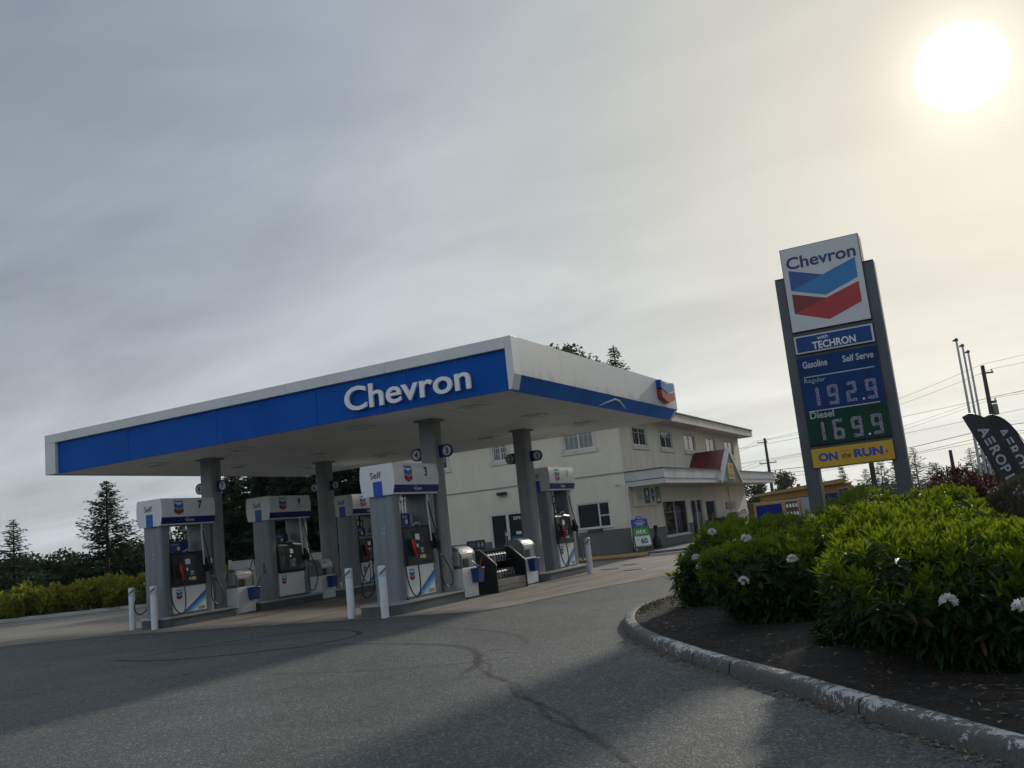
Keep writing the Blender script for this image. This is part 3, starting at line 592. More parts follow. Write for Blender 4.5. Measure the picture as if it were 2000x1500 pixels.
    build2(s1, 'keypad', [screen, sticker, yellow_st, pm('card_reader', (.35, .38, .42), .4), black, pm('green_pad', (.14, .24, .18), .5)], con)
    s1 = MB(); s1.tube([(.30, .86, 1.70), (.33, .95, 1.76), (.33, 1.12, 1.76), (.30, 1.2, 1.70)], .025, 8); build2(s1, 'light_bar', pm('bar_grey', (.35, .36, .37), .5), con)
    s1 = MB(); s1.box(.16, .20, .46, .86, 1.72, 2.02, 0); s1.text('Techron', (.204, .66, 1.93), Y, Z, w=.3, m=1, bold=.02); s1.box(.2, .204, .74, .84, 1.76, 1.86, 2); s1.box(.17, .19, .64, .68, 1.69, 1.72, 0)
    build2(s1, 'topper_card', [pm('card_blue', (.01, .05, .22), .4), pm('card_text', (.3, .4, .6), .5), yellow_st], con)
    # nozzles and hoses, the same on both faces
    def nozzle(y_, z_, col, x0=.44, out=.1):
        n = MB(); n.tube([(x0, y_, z_ + .26), (x0 + .03, y_, z_ + .18), (x0 + .05, y_ + .02, z_ + .05), (x0 + .07, y_ + .04, z_ - .06), (x0 + .05, y_ + .05, z_ - .18)], [.035, .055, .06, .05, .028], 8, 0)
        n.tube([(x0 + .09, y_ + .0, z_ + .14), (x0 + .13, y_ + .03, z_ + .02), (x0 + .1, y_ + .05, z_ - .1)], .014, 6, 1); n.box(x0 - .03, x0 + .02, y_ - .07, y_ + .08, z_ - .12, z_ + .27, 1); return n
    for side in (0, 1):
        M = Matrix.Identity(4) if side == 0 else Matrix.Translation((0, LEN / 2, 0)) @ Matrix.Rotation(math.pi, 4, 'Z') @ Matrix.Translation((0, -LEN / 2, 0))
        def put(nm, mb, mats): o_ = MB(); o_.merge(mb, M); return o_.build(nm, mats, t)
        if not style:
            put('nozzle', nozzle(.60, 1.12, 0), [red, black])
            h = MB(); h.tube(smooth([(.37, .36, 2.47), (.38, .36, 2.2), (.40, .30, 1.6), (.46, .22, .9), (.50, .22, .45), (.52, .34, .16), (.53, .50, .06), (.54, .62, .12), (.54, .66, .4), (.52, .66, .75), (.49, .65, .96)], 5), .017, 7, 0)
            h.tube([(.37, .36, 2.44), (.375, .36, 2.30)], .026, 8, 1); h.tube([(.38, .36, 2.24), (.385, .355, 2.08)], .024, 8, 1)
            put('hose', h, [rubber, steel])
        put('nozzle', nozzle(1.62, 1.22, 0, .42), [black, black])
        h = MB(); h.tube(smooth([(.37, 1.50, 2.47), (.40, 1.52, 2.2), (.45, 1.60, 1.7), (.50, 1.66, 1.35)] if not style else [(.37, 1.6, 2.47), (.45, 1.66, 2.0), (.52, 1.75, 1.3), (.56, 1.95, .75), (.56, 1.97, .45), (.55, 1.8, .15), (.55, 1.62, .12), (.54, 1.55, .4), (.5, 1.62, .85), (.47, 1.64, 1.05)], 5), .016, 7, 0)
        if not style: h.tube(smooth([(.47, 1.66, 1.06), (.53, 1.64, .8), (.56, 1.58, .45), (.58, 1.66, .22), (.60, 1.86, .13), (.60, 2.02, .28), (.58, 1.98, .55), (.52, 1.78, .9), (.48, 1.70, 1.04)], 5), .017, 7, 0)
        h.tube([(.375, 1.50, 2.44), (.39, 1.51, 2.28)], .026, 8, 1); h.tube([(.505, 1.72, .98), (.50, 1.76, .92)], .026, 8, 1)
        put('hose', h, [rubber, steel])
        p_ = MB(); p_.tube([(.36, 1.5, 2.46), (.39, 1.52, 1.3)], .022, 8, 0); put('hose_guide', p_, [pm('pale_guide', (.6, .62, .62), .4)])
        p_ = MB(); p_.box(.345, .36, 1.76, 1.88, 1.28, 1.50, 1); p_.box(.3605, .362, 1.78, 1.86, 1.31, 1.47, 0); put('notice_holder', p_, [sticker, black])
    return t
dispenser('3', 'fuel pump 3 at the front right, with red nozzle and long looped hoses', -4.0, .15, 0, '2')
dispenser('1', 'fuel pump 1 nearest the store, partly hidden by the right rear column', -3.95, 8.5, 0, '1')
dispenser('7', 'fuel pump 7 at the front left of the canopy, beside two white bollards', -11.78, .19, 0, '2')
dispenser('9', 'fuel pump 9 in the middle of the far row, with a single black nozzle', -11.75, 4.36, 1)
dispenser('5', 'far fuel pump partly hidden behind pump 3 and the column numbered 5 and 6', -11.75, 8.55, 0, '1')

# ------------------------------------------------------------------ bollards, service units
def bollard(label, x, y, a):
    t = thing('bollard', label, 'bollard', (x, y, 0), a, 'white steel bollards by the pumps')
    m = MB(); m.lathe((0, 0, 0), [(.088, 0), (.088, .89), (.0885, .9)], 20); m.build('post', pm('bollard_white', (.70, .72, .74), .4, var=.05, vs=4), t)
    m = MB(); m.lathe((0, 0, 0), [(.0885, .9), (.0895, .905), (.0895, 1.12), (.07, 1.14), (.0, 1.142)], 20)
    for k in range(2):          # slanting grey reflective stripes on the sleeve
        n_ = 10; v = []; f = []
        for i in range(n_ + 1):
            th = rad(-90 + 360 * k / 2 + i * 12 - 60); z = .92 + i * .013
            v += [(.0905 * math.cos(th), .0905 * math.sin(th), z), (.0905 * math.cos(th), .0905 * math.sin(th), z + .065)]
            if i: f.append((2 * i - 2, 2 * i, 2 * i + 1, 2 * i - 1))
        m.add(v, f, 1)
    m.build('sleeve', [pm('sleeve_white', (.55, .57, .58), .4), pm('stripe_grey', (.14, .16, .18), .4)], t); return t
bollard('white bollard at far left, left of the pump 7 island', -12.69, .28, .5)
bollard('white bollard right in front of the pump 7 island corner', -11.48, -.02, .2)
bollard('white bollard left of the pump 3 island', -4.72, -.25, .1)
bollard('white bollard right in front of pump 3', -3.5, -.62, .9)
bollard('white bollard beyond pump 1, nearest the yellow kerb', -2.9, 9.6, .6)
arch = [(.34, 0)] + [(.34, 0)]
def unit(label, x, y, alt=0):
    t = thing('service_unit', label, 'towel station', (x, y, 0), group='towel and waste stations between the pumps')
    m = MB(); m.box(-.36, .36, 0, .72, .03, .78); m.box(-.33, .33, .03, .69, 0, .03, 1); body = m.build('body', [white, dgrey], t, bevel=.012)
    pr = [(-.34, 0), (.34, 0), (.34, .30)] + [(.34 * math.cos(a), .30 + .27 * math.sin(a)) for a in [rad(q) for q in range(12, 180, 12)]] + [(-.34, .30)]
    m = MB(); m.prism(pr, (0, .0, .782), X, Z, Y, .06, 0); m.prism(pr, (0, .66, .782), X, Z, Y, .06, 0)
    inn = [(a * .97, b * .985) for a, b in pr]; m.prism(inn, (0, .0605, .784), X, Z, Y, .5985, 1, smooth=False)
    hood = m.build('hood', [pm('hood_grey', (.15, .165, .17), .5), steel], t)
    for s in (1, -1):
        m = MB(); m.box(s * .335, s * .345, .09, .31, .80, 1.02, 0); m.box(s * .335, s * .345, .37, .63, .80, 1.02, 1 if alt else 0)
        q = [(s * (.34 * math.cos(a)), .305 + .275 * math.sin(a)) for a in [rad(14), rad(30), rad(48), rad(64)]]
        for (a, b), (c, d) in zip(q, q[1:]): m.quad((a, .08, .782 + b), (a, .64, .782 + b), (c, .64, .782 + d), (c, .08, .782 + d), 2)
        a, b = s * .335, .42
        m.quad((s * .325, .14, .782 + .405), (s * .325, .4, .782 + .405), (s * .29, .4, .782 + .46), (s * .29, .14, .782 + .46), 3)
        m.build('opening_panel', [black, pm('towel_grey', (.28, .30, .32), .5), pm('notice_white', (.66, .67, .68), .35), gink], hood)
    if alt == 2:
        m = MB(); m.box(-.3, .3, -.10, -.003, .86, 1.22, 0); m.box(-.2, .1, -.106, -.101, 1.0, 1.2, 1); m.build('towel_dispenser', [pm('towel_box', (.30, .32, .34), .45), kick_blue], hood, bevel=.02)
    return t
unit('grey hooded towel station between pump 7 and pump 9', -11.78, 2.98, 2)
unit('grey hooded towel station right of pump 9', -11.75, 6.76, 1)
unit('grey hooded towel station left of the black oil rack', -3.9, 2.9, 2)
unit('grey hooded towel station right of the black oil rack', -3.9, 6.45, 1)
def bucket(label, x, y, sq=None):
    t = thing('squeegee_bucket', label, 'bucket', (x, y, .38), group='blue squeegee buckets')
    m = MB(); a, b = [(-.09, -.13), (.09, -.13), (.09, .13), (-.09, .13)], [(-.115, -.16), (.115, -.16), (.115, .16), (-.115, .16)]
    o_ = [(p[0], p[1], 0) for p in a] + [(p[0], p[1], .36) for p in b] + [(p[0] * .9, p[1] * .9, .36) for p in b] + [(p[0] * .9, p[1] * .9, .1) for p in a]
    f = [(3, 2, 1, 0)] + [(i, (i + 1) % 4, 4 + (i + 1) % 4, 4 + i) for i in range(4)] + [(4 + i, 4 + (i + 1) % 4, 8 + (i + 1) % 4, 8 + i) for i in range(4)] + [(8 + i, 8 + (i + 1) % 4, 12 + (i + 1) % 4, 12 + i) for i in range(4)] + [(12, 13, 14, 15)]
    m.add(o_, f); m.build('tub', pm('bucket_blue', (.008, .05, .21), .45), t, bevel=.008)
    m = MB(); m.tube([(-.117, -.165, .362), (-.117, .165, .362), (.117, .165, .362), (.117, -.165, .362), (-.117, -.165, .362)], .007, 6); m.build('rim', MATS['bucket_blue'], t)
    if sq:
        col, lean, hx = sq
        s = thing('squeegee', 'window squeegee with %s handle leaning in the blue bucket %s' % (hx, label.split('bucket ')[1]), 'squeegee', (x, y, .5))
        m = MB(); m.tube([(0, 0, 0), (.02, lean * .6, .34), (.03, lean, .52)], .014, 7); m.build('handle', col, s)
        m = MB(); m.box(-.02, .02, -.1, .1, -.03, .02); m.build('head', black, s)
    return t
bucket('blue bucket left of the black oil rack', -3.42, 3.45, (red, .22, 'red'))
bucket('blue bucket on the towel station right of the oil rack', -3.42, 6.72)
bucket('blue bucket between pump 7 and pump 9', -11.3, 3.52, (black, .28, 'black'))
bucket('blue bucket right of pump 9', -11.27, 7.16, (black, .05, 'dark'))
s = thing('squeegee', 'pale window squeegee lying across the bucket left of the oil rack', 'squeegee', (-3.42, 3.40, .76))
m = MB(); m.tube([(0, -.22, .18), (.0, .16, .0)], .02, 7); m.build('handle', pm('pale_handle', (.6, .62, .64), .4), s); m = MB(); m.box(-.02, .02, .1, .2, -.03, .03); m.build('head', black, s)

# ------------------------------------------------------------------ oil rack
K = thing('oil_rack', 'black slant-fronted motor oil display rack between two towel stations', 'display rack', (-3.85, 4.22, 0))
side = [(-.55, 0), (.55, 0), (.55, .74), (.08, 1.16), (-.55, 1.16)]
for y_ in (0, 1.72): m = MB(); m.prism(side, (0, y_, 0), X, Z, Y, .05); m.build('side_panel', black, K, bevel=.01)
m = MB(); m.box(-.55, -.5, .052, 1.718, .02, 1.15); m.build('back_panel', black, K)
for y_ in (0, 1.72): m = MB(); m.tube([(.55, y_ + .025, .72), (.56, y_ + .025, .75), (.09, y_ + .025, 1.175), (.05, y_ + .025, 1.18)], .022, 8); m.build('edge_trim', steel, K)
for x_, z_ in ((.22, .80), (.44, .34), (.0, 1.10)): m = MB(); m.box(-.49, x_, .054, 1.716, z_, z_ + .03); m.build('shelf', black, K)
beige = pm('drawer_beige', (.26, .235, .21), .7, var=.1, spec=.2)

for z_ in (.01, .18): m = MB(); m.box(-.49, .52, .056, 1.714, z_, z_ + .155); m.build('drawer', beige, K, bevel=.008)
m = MB(); m.tube([(.55, .05, .172), (.55, 1.72, .172)], .012, 8); m.build('rail', pm('rail_grey', (.16, .15, .14), .85, spec=.1), K)
m = MB(); m.box(-.35, -.31, .1, 1.05, 1.17, 1.44, 0); m.box(-.309, -.306, .13, 1.02, 1.2, 1.41, 1); m.text('MOTOR OIL', (-.303, .32, 1.35), Y, Z, w=.3, m=2, bold=.02); m.text('2 for 1', (-.303, .32, 1.28), Y, Z, w=.3, m=2)
m.disc((-.303, .66, 1.31), Y, Z, .07, 2); m.disc((-.303, .88, 1.31), Y, Z, .07, 2); m.build('header_sign', [black, pm('header_blue', (.02, .035, .09), .4), pm('header_print', (.32, .35, .45), .5)], K)
bm = [pm('bottle_black', (.015, .017, .02), .3), pm('bottle_blue', (.02, .05, .18), .3), pm('bottle_silver', (.20, .20, .24), .5), pm('bottle_label', (.13, .13, .16), .55)]
def bottle(label, x, y, z, c):
    t = thing('oil_bottle', label, 'bottle', (x, y, z), group='oil bottles on the black rack')
    m = MB(); m.prism([(-.05, 0), (.05, 0), (.05, .16), (.03, .20), (-.02, .20), (-.05, .17)], (0, -.06, 0), X, Z, Y, .12, 0); m.build('jug', bm[c], t, bevel=.012)
    m = MB(); m.lathe((0.01, 0, .2), [(.022, 0), (.022, .04), (.0, .042)], 10); m.build('cap', pm('cap_grey', (.16, .16, .185), .55) if c != 2 else bm[0], t)
    m = MB(); m.box(.0505, .053, -.035, .03, .05, .12, 0); m.build('paper_label', bm[3], t)
B_ = 'oil bottle on the %s shelf of the black rack, %s'
for i in range(8): bottle(B_ % ('upper', ['leftmost', 'second from left', 'third from left', 'fourth from left', 'fourth from right', 'third from right', 'second from right', 'rightmost'][i]), -3.85 + .12, 4.22 + .2 + i * .155, .831, (0, 1, 0, 2, 0, 1, 0, 0)[i])
for i in range(8): bottle(B_ % ('lower', ['leftmost', 'second from left', 'third from left', 'fourth from left', 'fourth from right', 'third from right', 'second from right', 'rightmost'][i]), -3.85 + .34, 4.22 + .2 + i * .155, .371, (0, 0, 2, 0, 1, 0, 0, 0)[i])
# service covers in the slab
for i, (x, y, lb) in enumerate(((-2.9, 11.3, 'left'), (-1.6, 10.0, 'near right'), (-2.9, 13.2, 'far'))):
    t = thing('manhole_cover', 'round steel tank cover in the slab beyond pump 1, %s one of three' % lb, 'cover', (x, y, 0), group='tank covers in the slab')
    m = MB(); m.lathe((0, 0, .005), [(.30, 0), (.30, .012), (.27, .016), (.0, .016)], 28); m.build('lid', pm('worn_steel', (.10, .10, .095), .7, metal=.2), t)
    m = MB(); m.lathe((0, 0, .005), [(.36, 0), (.36, .008), (.305, .008), (.305, 0)], 28); m.build('rim', dgrey, t)

# ------------------------------------------------------------------ store building (local frame: corner post at origin, +x right wall outward, +y away)
def stucco(name, c, streak):
    m, t, b = custom(name); o = tn(t, 'ShaderNodeTexCoord').outputs['Object']
    n1_ = tn(t, 'ShaderNodeTexNoise', {'Vector': o, 'Scale': 26.0, 'Detail': 5.0, 'Roughness': .7}); n2_ = tn(t, 'ShaderNodeTexNoise', {'Vector': tn(t, 'ShaderNodeMapping', {'Vector': o, 'Scale': (1, 1, .35)}).outputs[0], 'Scale': 1.5, 'Detail': 7.0, 'Roughness': .65})
    a = ramp(t, n2_.outputs[0], [(.3, tuple(x * (1 - streak) for x in c)), (.62, c)]); f = ramp(t, n1_.outputs[0], [(.3, (.8,) * 3), (.65, (1.06,) * 3)])
    t.links.new(tn(t, 'ShaderNodeMix', {0: streak * 2.2, 6: a, 7: f}, data_type='RGBA', blend_type='MULTIPLY').outputs[2], b.inputs['Base Color']); b.inputs['Roughness'].default_value = .9
    t.links.new(tn(t, 'ShaderNodeBump', {'Height': n1_.outputs[0], 'Strength': .5, 'Distance': .02}).outputs[0], b.inputs['Normal']); return m
st_l = stucco('stucco_front', (.74, .69, .58), .10); st_r = stucco('stucco_side', (.76, .70, .575), .20)
wain = stucco('wainscot_grey', (.16, .158, .155), .15)
trim = pm('trim_beige', (.62, .58, .52), .6); trim_d = pm('trim_dark', (.30, .285, .27), .6)  # darker beige for belt trim and meter box
vinyl = pm('vinyl_white', (.66, .67, .67), .4); gl = glass('window_glass', (.03, .035, .04)); glt = glass('shop_glass', (.02, .025, .025), .55)
gl_blind = glass('blind_glass', (.12, .145, .15), .0, .1)
roofm = pm('roof_membrane', (.05, .045, .045), .8)
ST = thing('store_building', 'two-storey beige stucco store with white porch roof and small red gable', 'building', (-5.42, 20.31, 0), .0155)
LX, LY, HZ = -12.5, 23.07, 6.12
def wall(name, axis, a0, a1, ops, zw, mats, parent):
    """wall with real openings: cells between the cuts, plus reveals 0.14 m deep"""
    m = MB(); A = sorted({a0, a1, *[q for o_ in ops for q in o_[:2]]}); ZZ = sorted({.0, zw, HZ, *[q for o_ in ops for q in o_[2:4]]})
    P = (lambda a, z, d=0: (-d, a, z)) if axis == 'y' else (lambda a, z, d=0: (a, d, z))
    for p, q in zip(A, A[1:]):
        for r, s in zip(ZZ, ZZ[1:]):
            if any(o_[0] <= p and q <= o_[1] and o_[2] <= r and s <= o_[3] for o_ in ops): continue
            m.quad(P(p, r), P(q, r), P(q, s), P(p, s), 1 if s <= zw + 1e-6 else 0)
    for p, q, r, s in (o_[:4] for o_ in ops):
        for c in ((P(p, r), P(p, s), P(p, s, .14), P(p, r, .14)), (P(q, r), P(q, s), P(q, s, .14), P(q, r, .14)), (P(p, s), P(q, s), P(q, s, .14), P(p, s, .14)), (P(p, r), P(q, r), P(q, r, .14), P(p, r, .14))): m.quad(*c, 2)
    return m.build(name, mats, parent)
UPR = [(1.75, 3.72), (5.88, 7.9), (10.1, 12.25), (14.6, 16.85), (19.1, 21.4)]
op_r = [(a, b, 4.92, 5.78) for a, b in UPR] + [(5.0, 9.0, .55, 2.28), (9.85, 12.15, .2, 2.28), (12.85, 15.0, .2, 2.18)]
UPL = [(-10.2, -8.95), (-6.40, -5.62), (-2.70, -1.26)]
op_l = [(a, b, 4.90, 5.78) for a, b in UPL] + [(-6.9, -5.1, .2, 2.44), (-2.44, -.86, 1.34, 2.46)]
wall('side_wall', 'y', 0, LY, op_r, 1.05, [st_r, wain, trim], ST); wall('front_wall', 'x', LX, 0, op_l, 1.2, [st_l, wain, trim], ST)
m = MB(); m.quad((LX, 0, 0), (LX, LY, 0), (LX, LY, HZ), (LX, 0, HZ)); m.quad((LX, LY, 0), (0, LY, 0), (0, LY, HZ), (LX, LY, HZ)); m.quad((LX, 0.2, .05), (-.01, .2, .05), (-.01, LY, .05), (LX, LY, .05), 1); m.quad((LX, .15, 3.0), (-.15, .15, 3.0), (-.15, LY, 3.0), (LX, LY, 3.0), 1)
m.build('rear_wall', [st_l, dgrey], ST)
m = MB(); m.box(LX - .9, .9, -.9, LY + .5, HZ, HZ + .06, 0); m.box(LX - .9, .9, -.9, LY + .5, HZ + .06, HZ + .40, 1); m.box(LX - .95, .95, -.95, LY + .55, HZ + .40, HZ + .47, 2)
m.build('roof', [trim, pm('eave_fascia', (.62, .57, .49), .6, var=.14, vs=.8), roofm], ST)
def window(axis, a0, a1, z0, z1, split, glass_m=gl, grid=None, hbar=None, sill=True, deep=.05, tr=True, blind=None):
    P = (lambda a, d, z: (-d, a, z)) if axis == 'y' else (lambda a, d, z: (a, d, z))
    def bx(mb, a, b, d0, d1, r, s, mm=0):
        p, q = P(a, d0, r), P(b, d1, s); mb.box(min(p[0], q[0]), max(p[0], q[0]), min(p[1], q[1]), max(p[1], q[1]), r, s, mm)
    m = MB(); e = .055
    bx(m, a0, a1, deep - .02, deep + .02, z0, z0 + e); bx(m, a0, a1, deep - .02, deep + .02, z1 - e, z1); bx(m, a0, a0 + e, deep - .02, deep + .02, z0 + e, z1 - e); bx(m, a1 - e, a1, deep - .02, deep + .02, z0 + e, z1 - e)
    for s_ in split: bx(m, s_ - .035, s_ + .035, deep - .022, deep + .02, z0 + e, z1 - e)
    if hbar: bx(m, hbar[0], hbar[1], deep - .018, deep + .02, hbar[2] - .025, hbar[2] + .025)
    if grid:
        for (g0, g1, nx, nz) in grid:
            for k in range(1, nx): q = g0 + (g1 - g0) * k / nx; bx(m, q - .009, q + .009, deep - .006, deep - .002, z0 + e, z1 - e)
            for k in range(1, nz): q = z0 + (z1 - z0) * (1 - .3 * k); bx(m, g0, g1, deep - .005, deep - .002, q - .009, q + .009)
    wf = m.build('window', vinyl, ST)
    m = MB(); m.quad(P(a0 + e, deep, z0 + e), P(a1 - e, deep, z0 + e), P(a1 - e, deep, z1 - e), P(a0 + e, deep, z1 - e)); m.build('pane', glass_m, wf)
    if blind:
        m = MB(); n_ = 14
        for k in range(n_): z_ = z0 + (z1 - z0) * (k + .5) / n_; m.quad(P(blind[0], deep + .05, z_ - .012), P(blind[1], deep + .05, z_ - .012), P(blind[1], deep + .07, z_ + .018), P(blind[0], deep + .07, z_ + .018))
        m.build('blind', vinyl, wf)
    if tr:
        m = MB(); t_ = .13
        bx(m, a0 - t_, a0 - .002, -.025, .03, z0 - .02, z1 + t_); bx(m, a1 + .002, a1 + t_, -.025, .03, z0 - .02, z1 + t_); bx(m, a0 - .001, a1 + .001, -.025, .03, z1 + .002, z1 + t_)
        if sill: bx(m, a0 - t_ - .06, a1 + t_ + .06, -.07, .03, z0 - .20, z0 - .022)
        m.build('frame_trim', trim, wf)
    return wf
for i, (a, b) in enumerate(UPR):
    c = (a + b) / 2; window('y', a, b, 4.92, 5.78, [c], gl if i != 4 else gl, [(c, b, 2, 2)] if i in (1, 3) else ([(a, c, 2, 2), (c, b, 2, 2)] if i == 0 else None))
window('x', *UPL[0], 4.90, 5.78, [(UPL[0][0] + UPL[0][1]) / 2], gl, [(-9.6, -8.95, 3, 3)])
window('x', *UPL[1], 4.90, 5.78, [-6.01], gl, [(-6.4, -6.01, 3, 3), (-6.01, -5.62, 3, 3)])
window('x', *UPL[2], 4.90, 5.78, [-1.98], gl_blind, [(-2.7, -1.98, 3, 2), (-1.98, -1.26, 3, 2)])
window('x', -2.44, -.86, 1.34, 2.46, [-1.38], gl, None, (-1.34, -.9, 1.86), sill=False, tr=False)
m = MB(); m.box(-2.0, -1.3, -.10, -.01, 1.2, 1.30, 0); m.box(-2.55, -.75, -.06, -.003, 1.302, 1.338, 1); m.build('serving_shelf', [dgrey, vinyl], ST)
window('y', 5.0, 9.0, .55, 2.28, [6.9], glt, tr=False, sill=False)
m = MB(); m.box(.002, .07, 4.9, 9.1, .49, .545); m.build('window_ledge', vinyl, ST)
# goods on shelves behind the shop window
m = MB(); rg = random.Random(8); pal = [pm('pack_%s' % n_, c_, .4) for n_, c_ in (('yellow', (.55, .38, .05)), ('red', (.45, .04, .04)), ('white', (.6, .6, .6)), ('blue', (.05, .12, .4)), ('green', (.06, .25, .08)), ('purple', (.2, .12, .3)))]
for z_ in (.62, 1.0, 1.38, 1.76):
    m.box(-1.2, -.35, 5.1, 8.9, z_ - .03, z_, 6)
    y_ = 5.15
    while y_ < 8.75:
        d_ = rg.uniform(.08, .26); h_ = rg.uniform(.12, .32); m.box(-.7 - rg.random() * .2, -.4, y_, y_ + d_ * .9, z_ + .001, z_ + h_, rg.randrange(6)); y_ += d_
m.build('shelf_display', pal + [gink], ST)
m = MB(); m.box(-.145, -.14, 5.2, 5.9, 1.85, 2.2, 0); m.box(-.145, -.14, 5.25, 5.7, .7, 1.5, 2); m.box(-.145, -.14, 7.4, 8.3, .75, 2.0, 5); m.build('window_poster', pal, ST)
def door(axis, a0, a1, z0, z1, split, nm='door', gm=gl):
    P = (lambda a, d, z: (-d, a, z)) if axis == 'y' else (lambda a, d, z: (a, d, z))
    def bx(mb, a, b, d0, d1, r, s, mm=0):
        p, q = P(a, d0, r), P(b, d1, s); mb.box(min(p[0], q[0]), max(p[0], q[0]), min(p[1], q[1]), max(p[1], q[1]), r, s, mm)
    m = MB(); e = .08; E_ = [a0] + split + [a1]
    bx(m, a0, a1, .02, .12, z1 - e, z1); bx(m, a0, a1, .02, .12, z0, z0 + .1)
    for k, q in enumerate(E_): lo_, hi_ = (q, q + e) if k == 0 else ((q - e, q) if k == len(E_) - 1 else (q - e * .8, q + e * .8)); bx(m, lo_, hi_, .02, .12, z0 + .1, z1 - e)
    df = m.build(nm, pm('door_aluminium', (.66, .67, .68), .4, metal=.1), ST)
    m = MB(); m.quad(P(a0 + e, .08, z0 + .1), P(a1 - e, .08, z0 + .1), P(a1 - e, .08, z1 - e), P(a0 + e, .08, z1 - e)); m.build('pane', gm, df)
    if split:
        m = MB(); c = split[0]
        for s_ in (-.12, .12): m.tube([P(c + s_, -.03, .9), P(c + s_, -.06, 1.0), P(c + s_, -.06, 1.5), P(c + s_, -.03, 1.6)], .015, 6)
        m.build('handle', steel, df)
    return df
d1 = door('x', -6.9, -5.1, .2, 2.44, [-6.0])
word(d1, wink, '20761', (-5.48, .076, 2.17), X, Z, w=.46, bold=.02)
m = MB(); m.box(-5.62, -5.35, .074, .078, 1.42, 1.55, 0); m.box(-5.86, -5.2, .0735, .0775, .95, 1.35, 1); m.build('notice', [wink, pm('door_blue', (.02, .07, .2), .5)], d1); m = MB(); m.box(-6.2, -6.1, .074, .078, 1.4, 1.52, 0); m.build('notice', wink, d1); m = MB()
for q in range(4): m.box(-5.8 + q * .14, -5.7 + q * .14, .071, .0732, 1.1, 1.24, 0)
m.build('card_icons', pm('door_icons', (.3, .45, .65), .5), d1)
door('y', 9.85, 12.15, .2, 2.28, [11.0]); door('y', 12.85, 15.0, .2, 2.18, [])
# string courses, pipes, lamp, camera
m = MB(); m.box(LX, -.001, -.03, -.002, 3.60, 3.66); m.build('belt_trim', trim_d, ST)
m = MB(); m.box(-.02, .012, -.012, -.002, 3.7, HZ - .01); m.build('corner_bead', trim, ST)
m = MB(); m.box(-6.3, -5.85, -.26, -.002, 3.28, 3.42); m.build('wall_lamp', black, ST, bevel=.02)
m = MB(); m.tube([(-.36, -.002, 3.16), (-.36, -.1, 3.16)], .03, 8); m.lathe((-.36, -.14, 3.06), [(.03, 0), (.07, .03), (.075, .1), (.03, .12)], 12); m.build('security_camera', vinyl, ST)
m = MB(); m.tube([(.10, -.09, 3.05), (.10, -.09, 2.86), (.07, -.06, 2.70), (.07, -.06, .62), (.12, -.12, .44), (.32, -.30, .20)], .045, 8); m.build('downspout', vinyl, ST)
m = MB(); m.tube([(.03, 18.4, 2.96), (.03, 18.4, .2)], .02, 6); m.box(.0, .10, 17.3, 18.9, 1.55, 1.95, 0); m.box(.0, .12, 19.4, 20.5, 1.5, 2.0, 1); m.build('meter_box', [trim_d, vinyl], ST)
m = MB(); m.box(.002, .14, .66, 4.5, 2.08, 3.0, 0); mb_ = m.build('menu_board', trim, ST, bevel=.02)
m = MB(); m.box(.141, .15, 1.98, 2.72, 2.2, 2.9, 0); m.box(.1505, .152, 2.06, 2.64, 2.32, 2.52, 3); m.disc((.153, 2.35, 2.68), Y, Z, .14, 4); m.build('poster', [pm('poster_black', (.015, .03, .025), .4), sticker, eb, pm('poster_green', (.05, .22, .10), .4), sticker], mb_)
m = MB(); m.prism([(2.98, 2.88), (3.42, 2.88), (3.46, 2.5), (3.22, 2.18), (2.94, 2.5)], (.141, 0, 0), Y, Z, X, .01, 0); m.box(.1515, .153, 2.98, 3.42, 2.52, 2.66, 1); m.build('poster', [pm('poster_navy', (.02, .08, .26), .4), pm('poster_cyan', (.15, .42, .55), .4)], mb_)
m = MB(); m.box(.141, .15, 3.66, 4.32, 2.16, 2.94, 0); m.box(.1505, .152, 3.74, 4.24, 2.24, 2.86, 1); m.box(.1525, .154, 3.8, 4.18, 2.28, 2.4, 2); m.build('poster', [pm('poster_dark', (.02, .05, .03), .4), pm('poster_leaf', (.10, .30, .12), .4), sticker], mb_)
word(mb_, ink, 'YGO', (.1425, 1.3, 2.52), Y, Z, w=.62, h=.2); word(mb_, gink, 'ICE', (.1425, 1.28, 2.76), Y, Z, w=.5, h=.1)
# porch roof with gable
pw = pm('porch_white', (.50, .50, .49), .5, var=.12, vs=.8)
m = MB(); PX_ = 1.83; YE = 24.2
m.box(.002, PX_, 0, YE, 2.96, 3.02, 1); m.box(.002, PX_, 0, YE, 3.02, 3.16, 0); m.box(.002, PX_ - .05, .05, YE - .05, 3.16, 3.20, 2); m.box(.002, PX_ - .02, .02, YE - .02, 3.20, 3.60, 0)
aw = m.build('porch_roof', [pw, trim, dgrey], ST)
m = MB(); m.box(.004, PX_ + .02, -.02, YE + .02, 3.602, 3.64); m.build('porch_cap', pm('dark_flashing', (.05, .045, .05), .5), aw)
for a_, b_2 in ((0, 9.1), (14.0, YE)): m = MB(); m.box(PX_ + .002, PX_ + .02, a_, b_2, 3.165, 3.2); m.build('drip_edge', steel, aw)
m = MB(); ga = [(9.35, 3.03), (13.85, 3.03), (11.6, 4.62)]; m.prism(ga, (.3, 0, 0), Y, Z, X, 1.62, 0); gb = m.build('gable', pm('gable_grey', (.24, .24, .24), .6), ST)
m = MB()
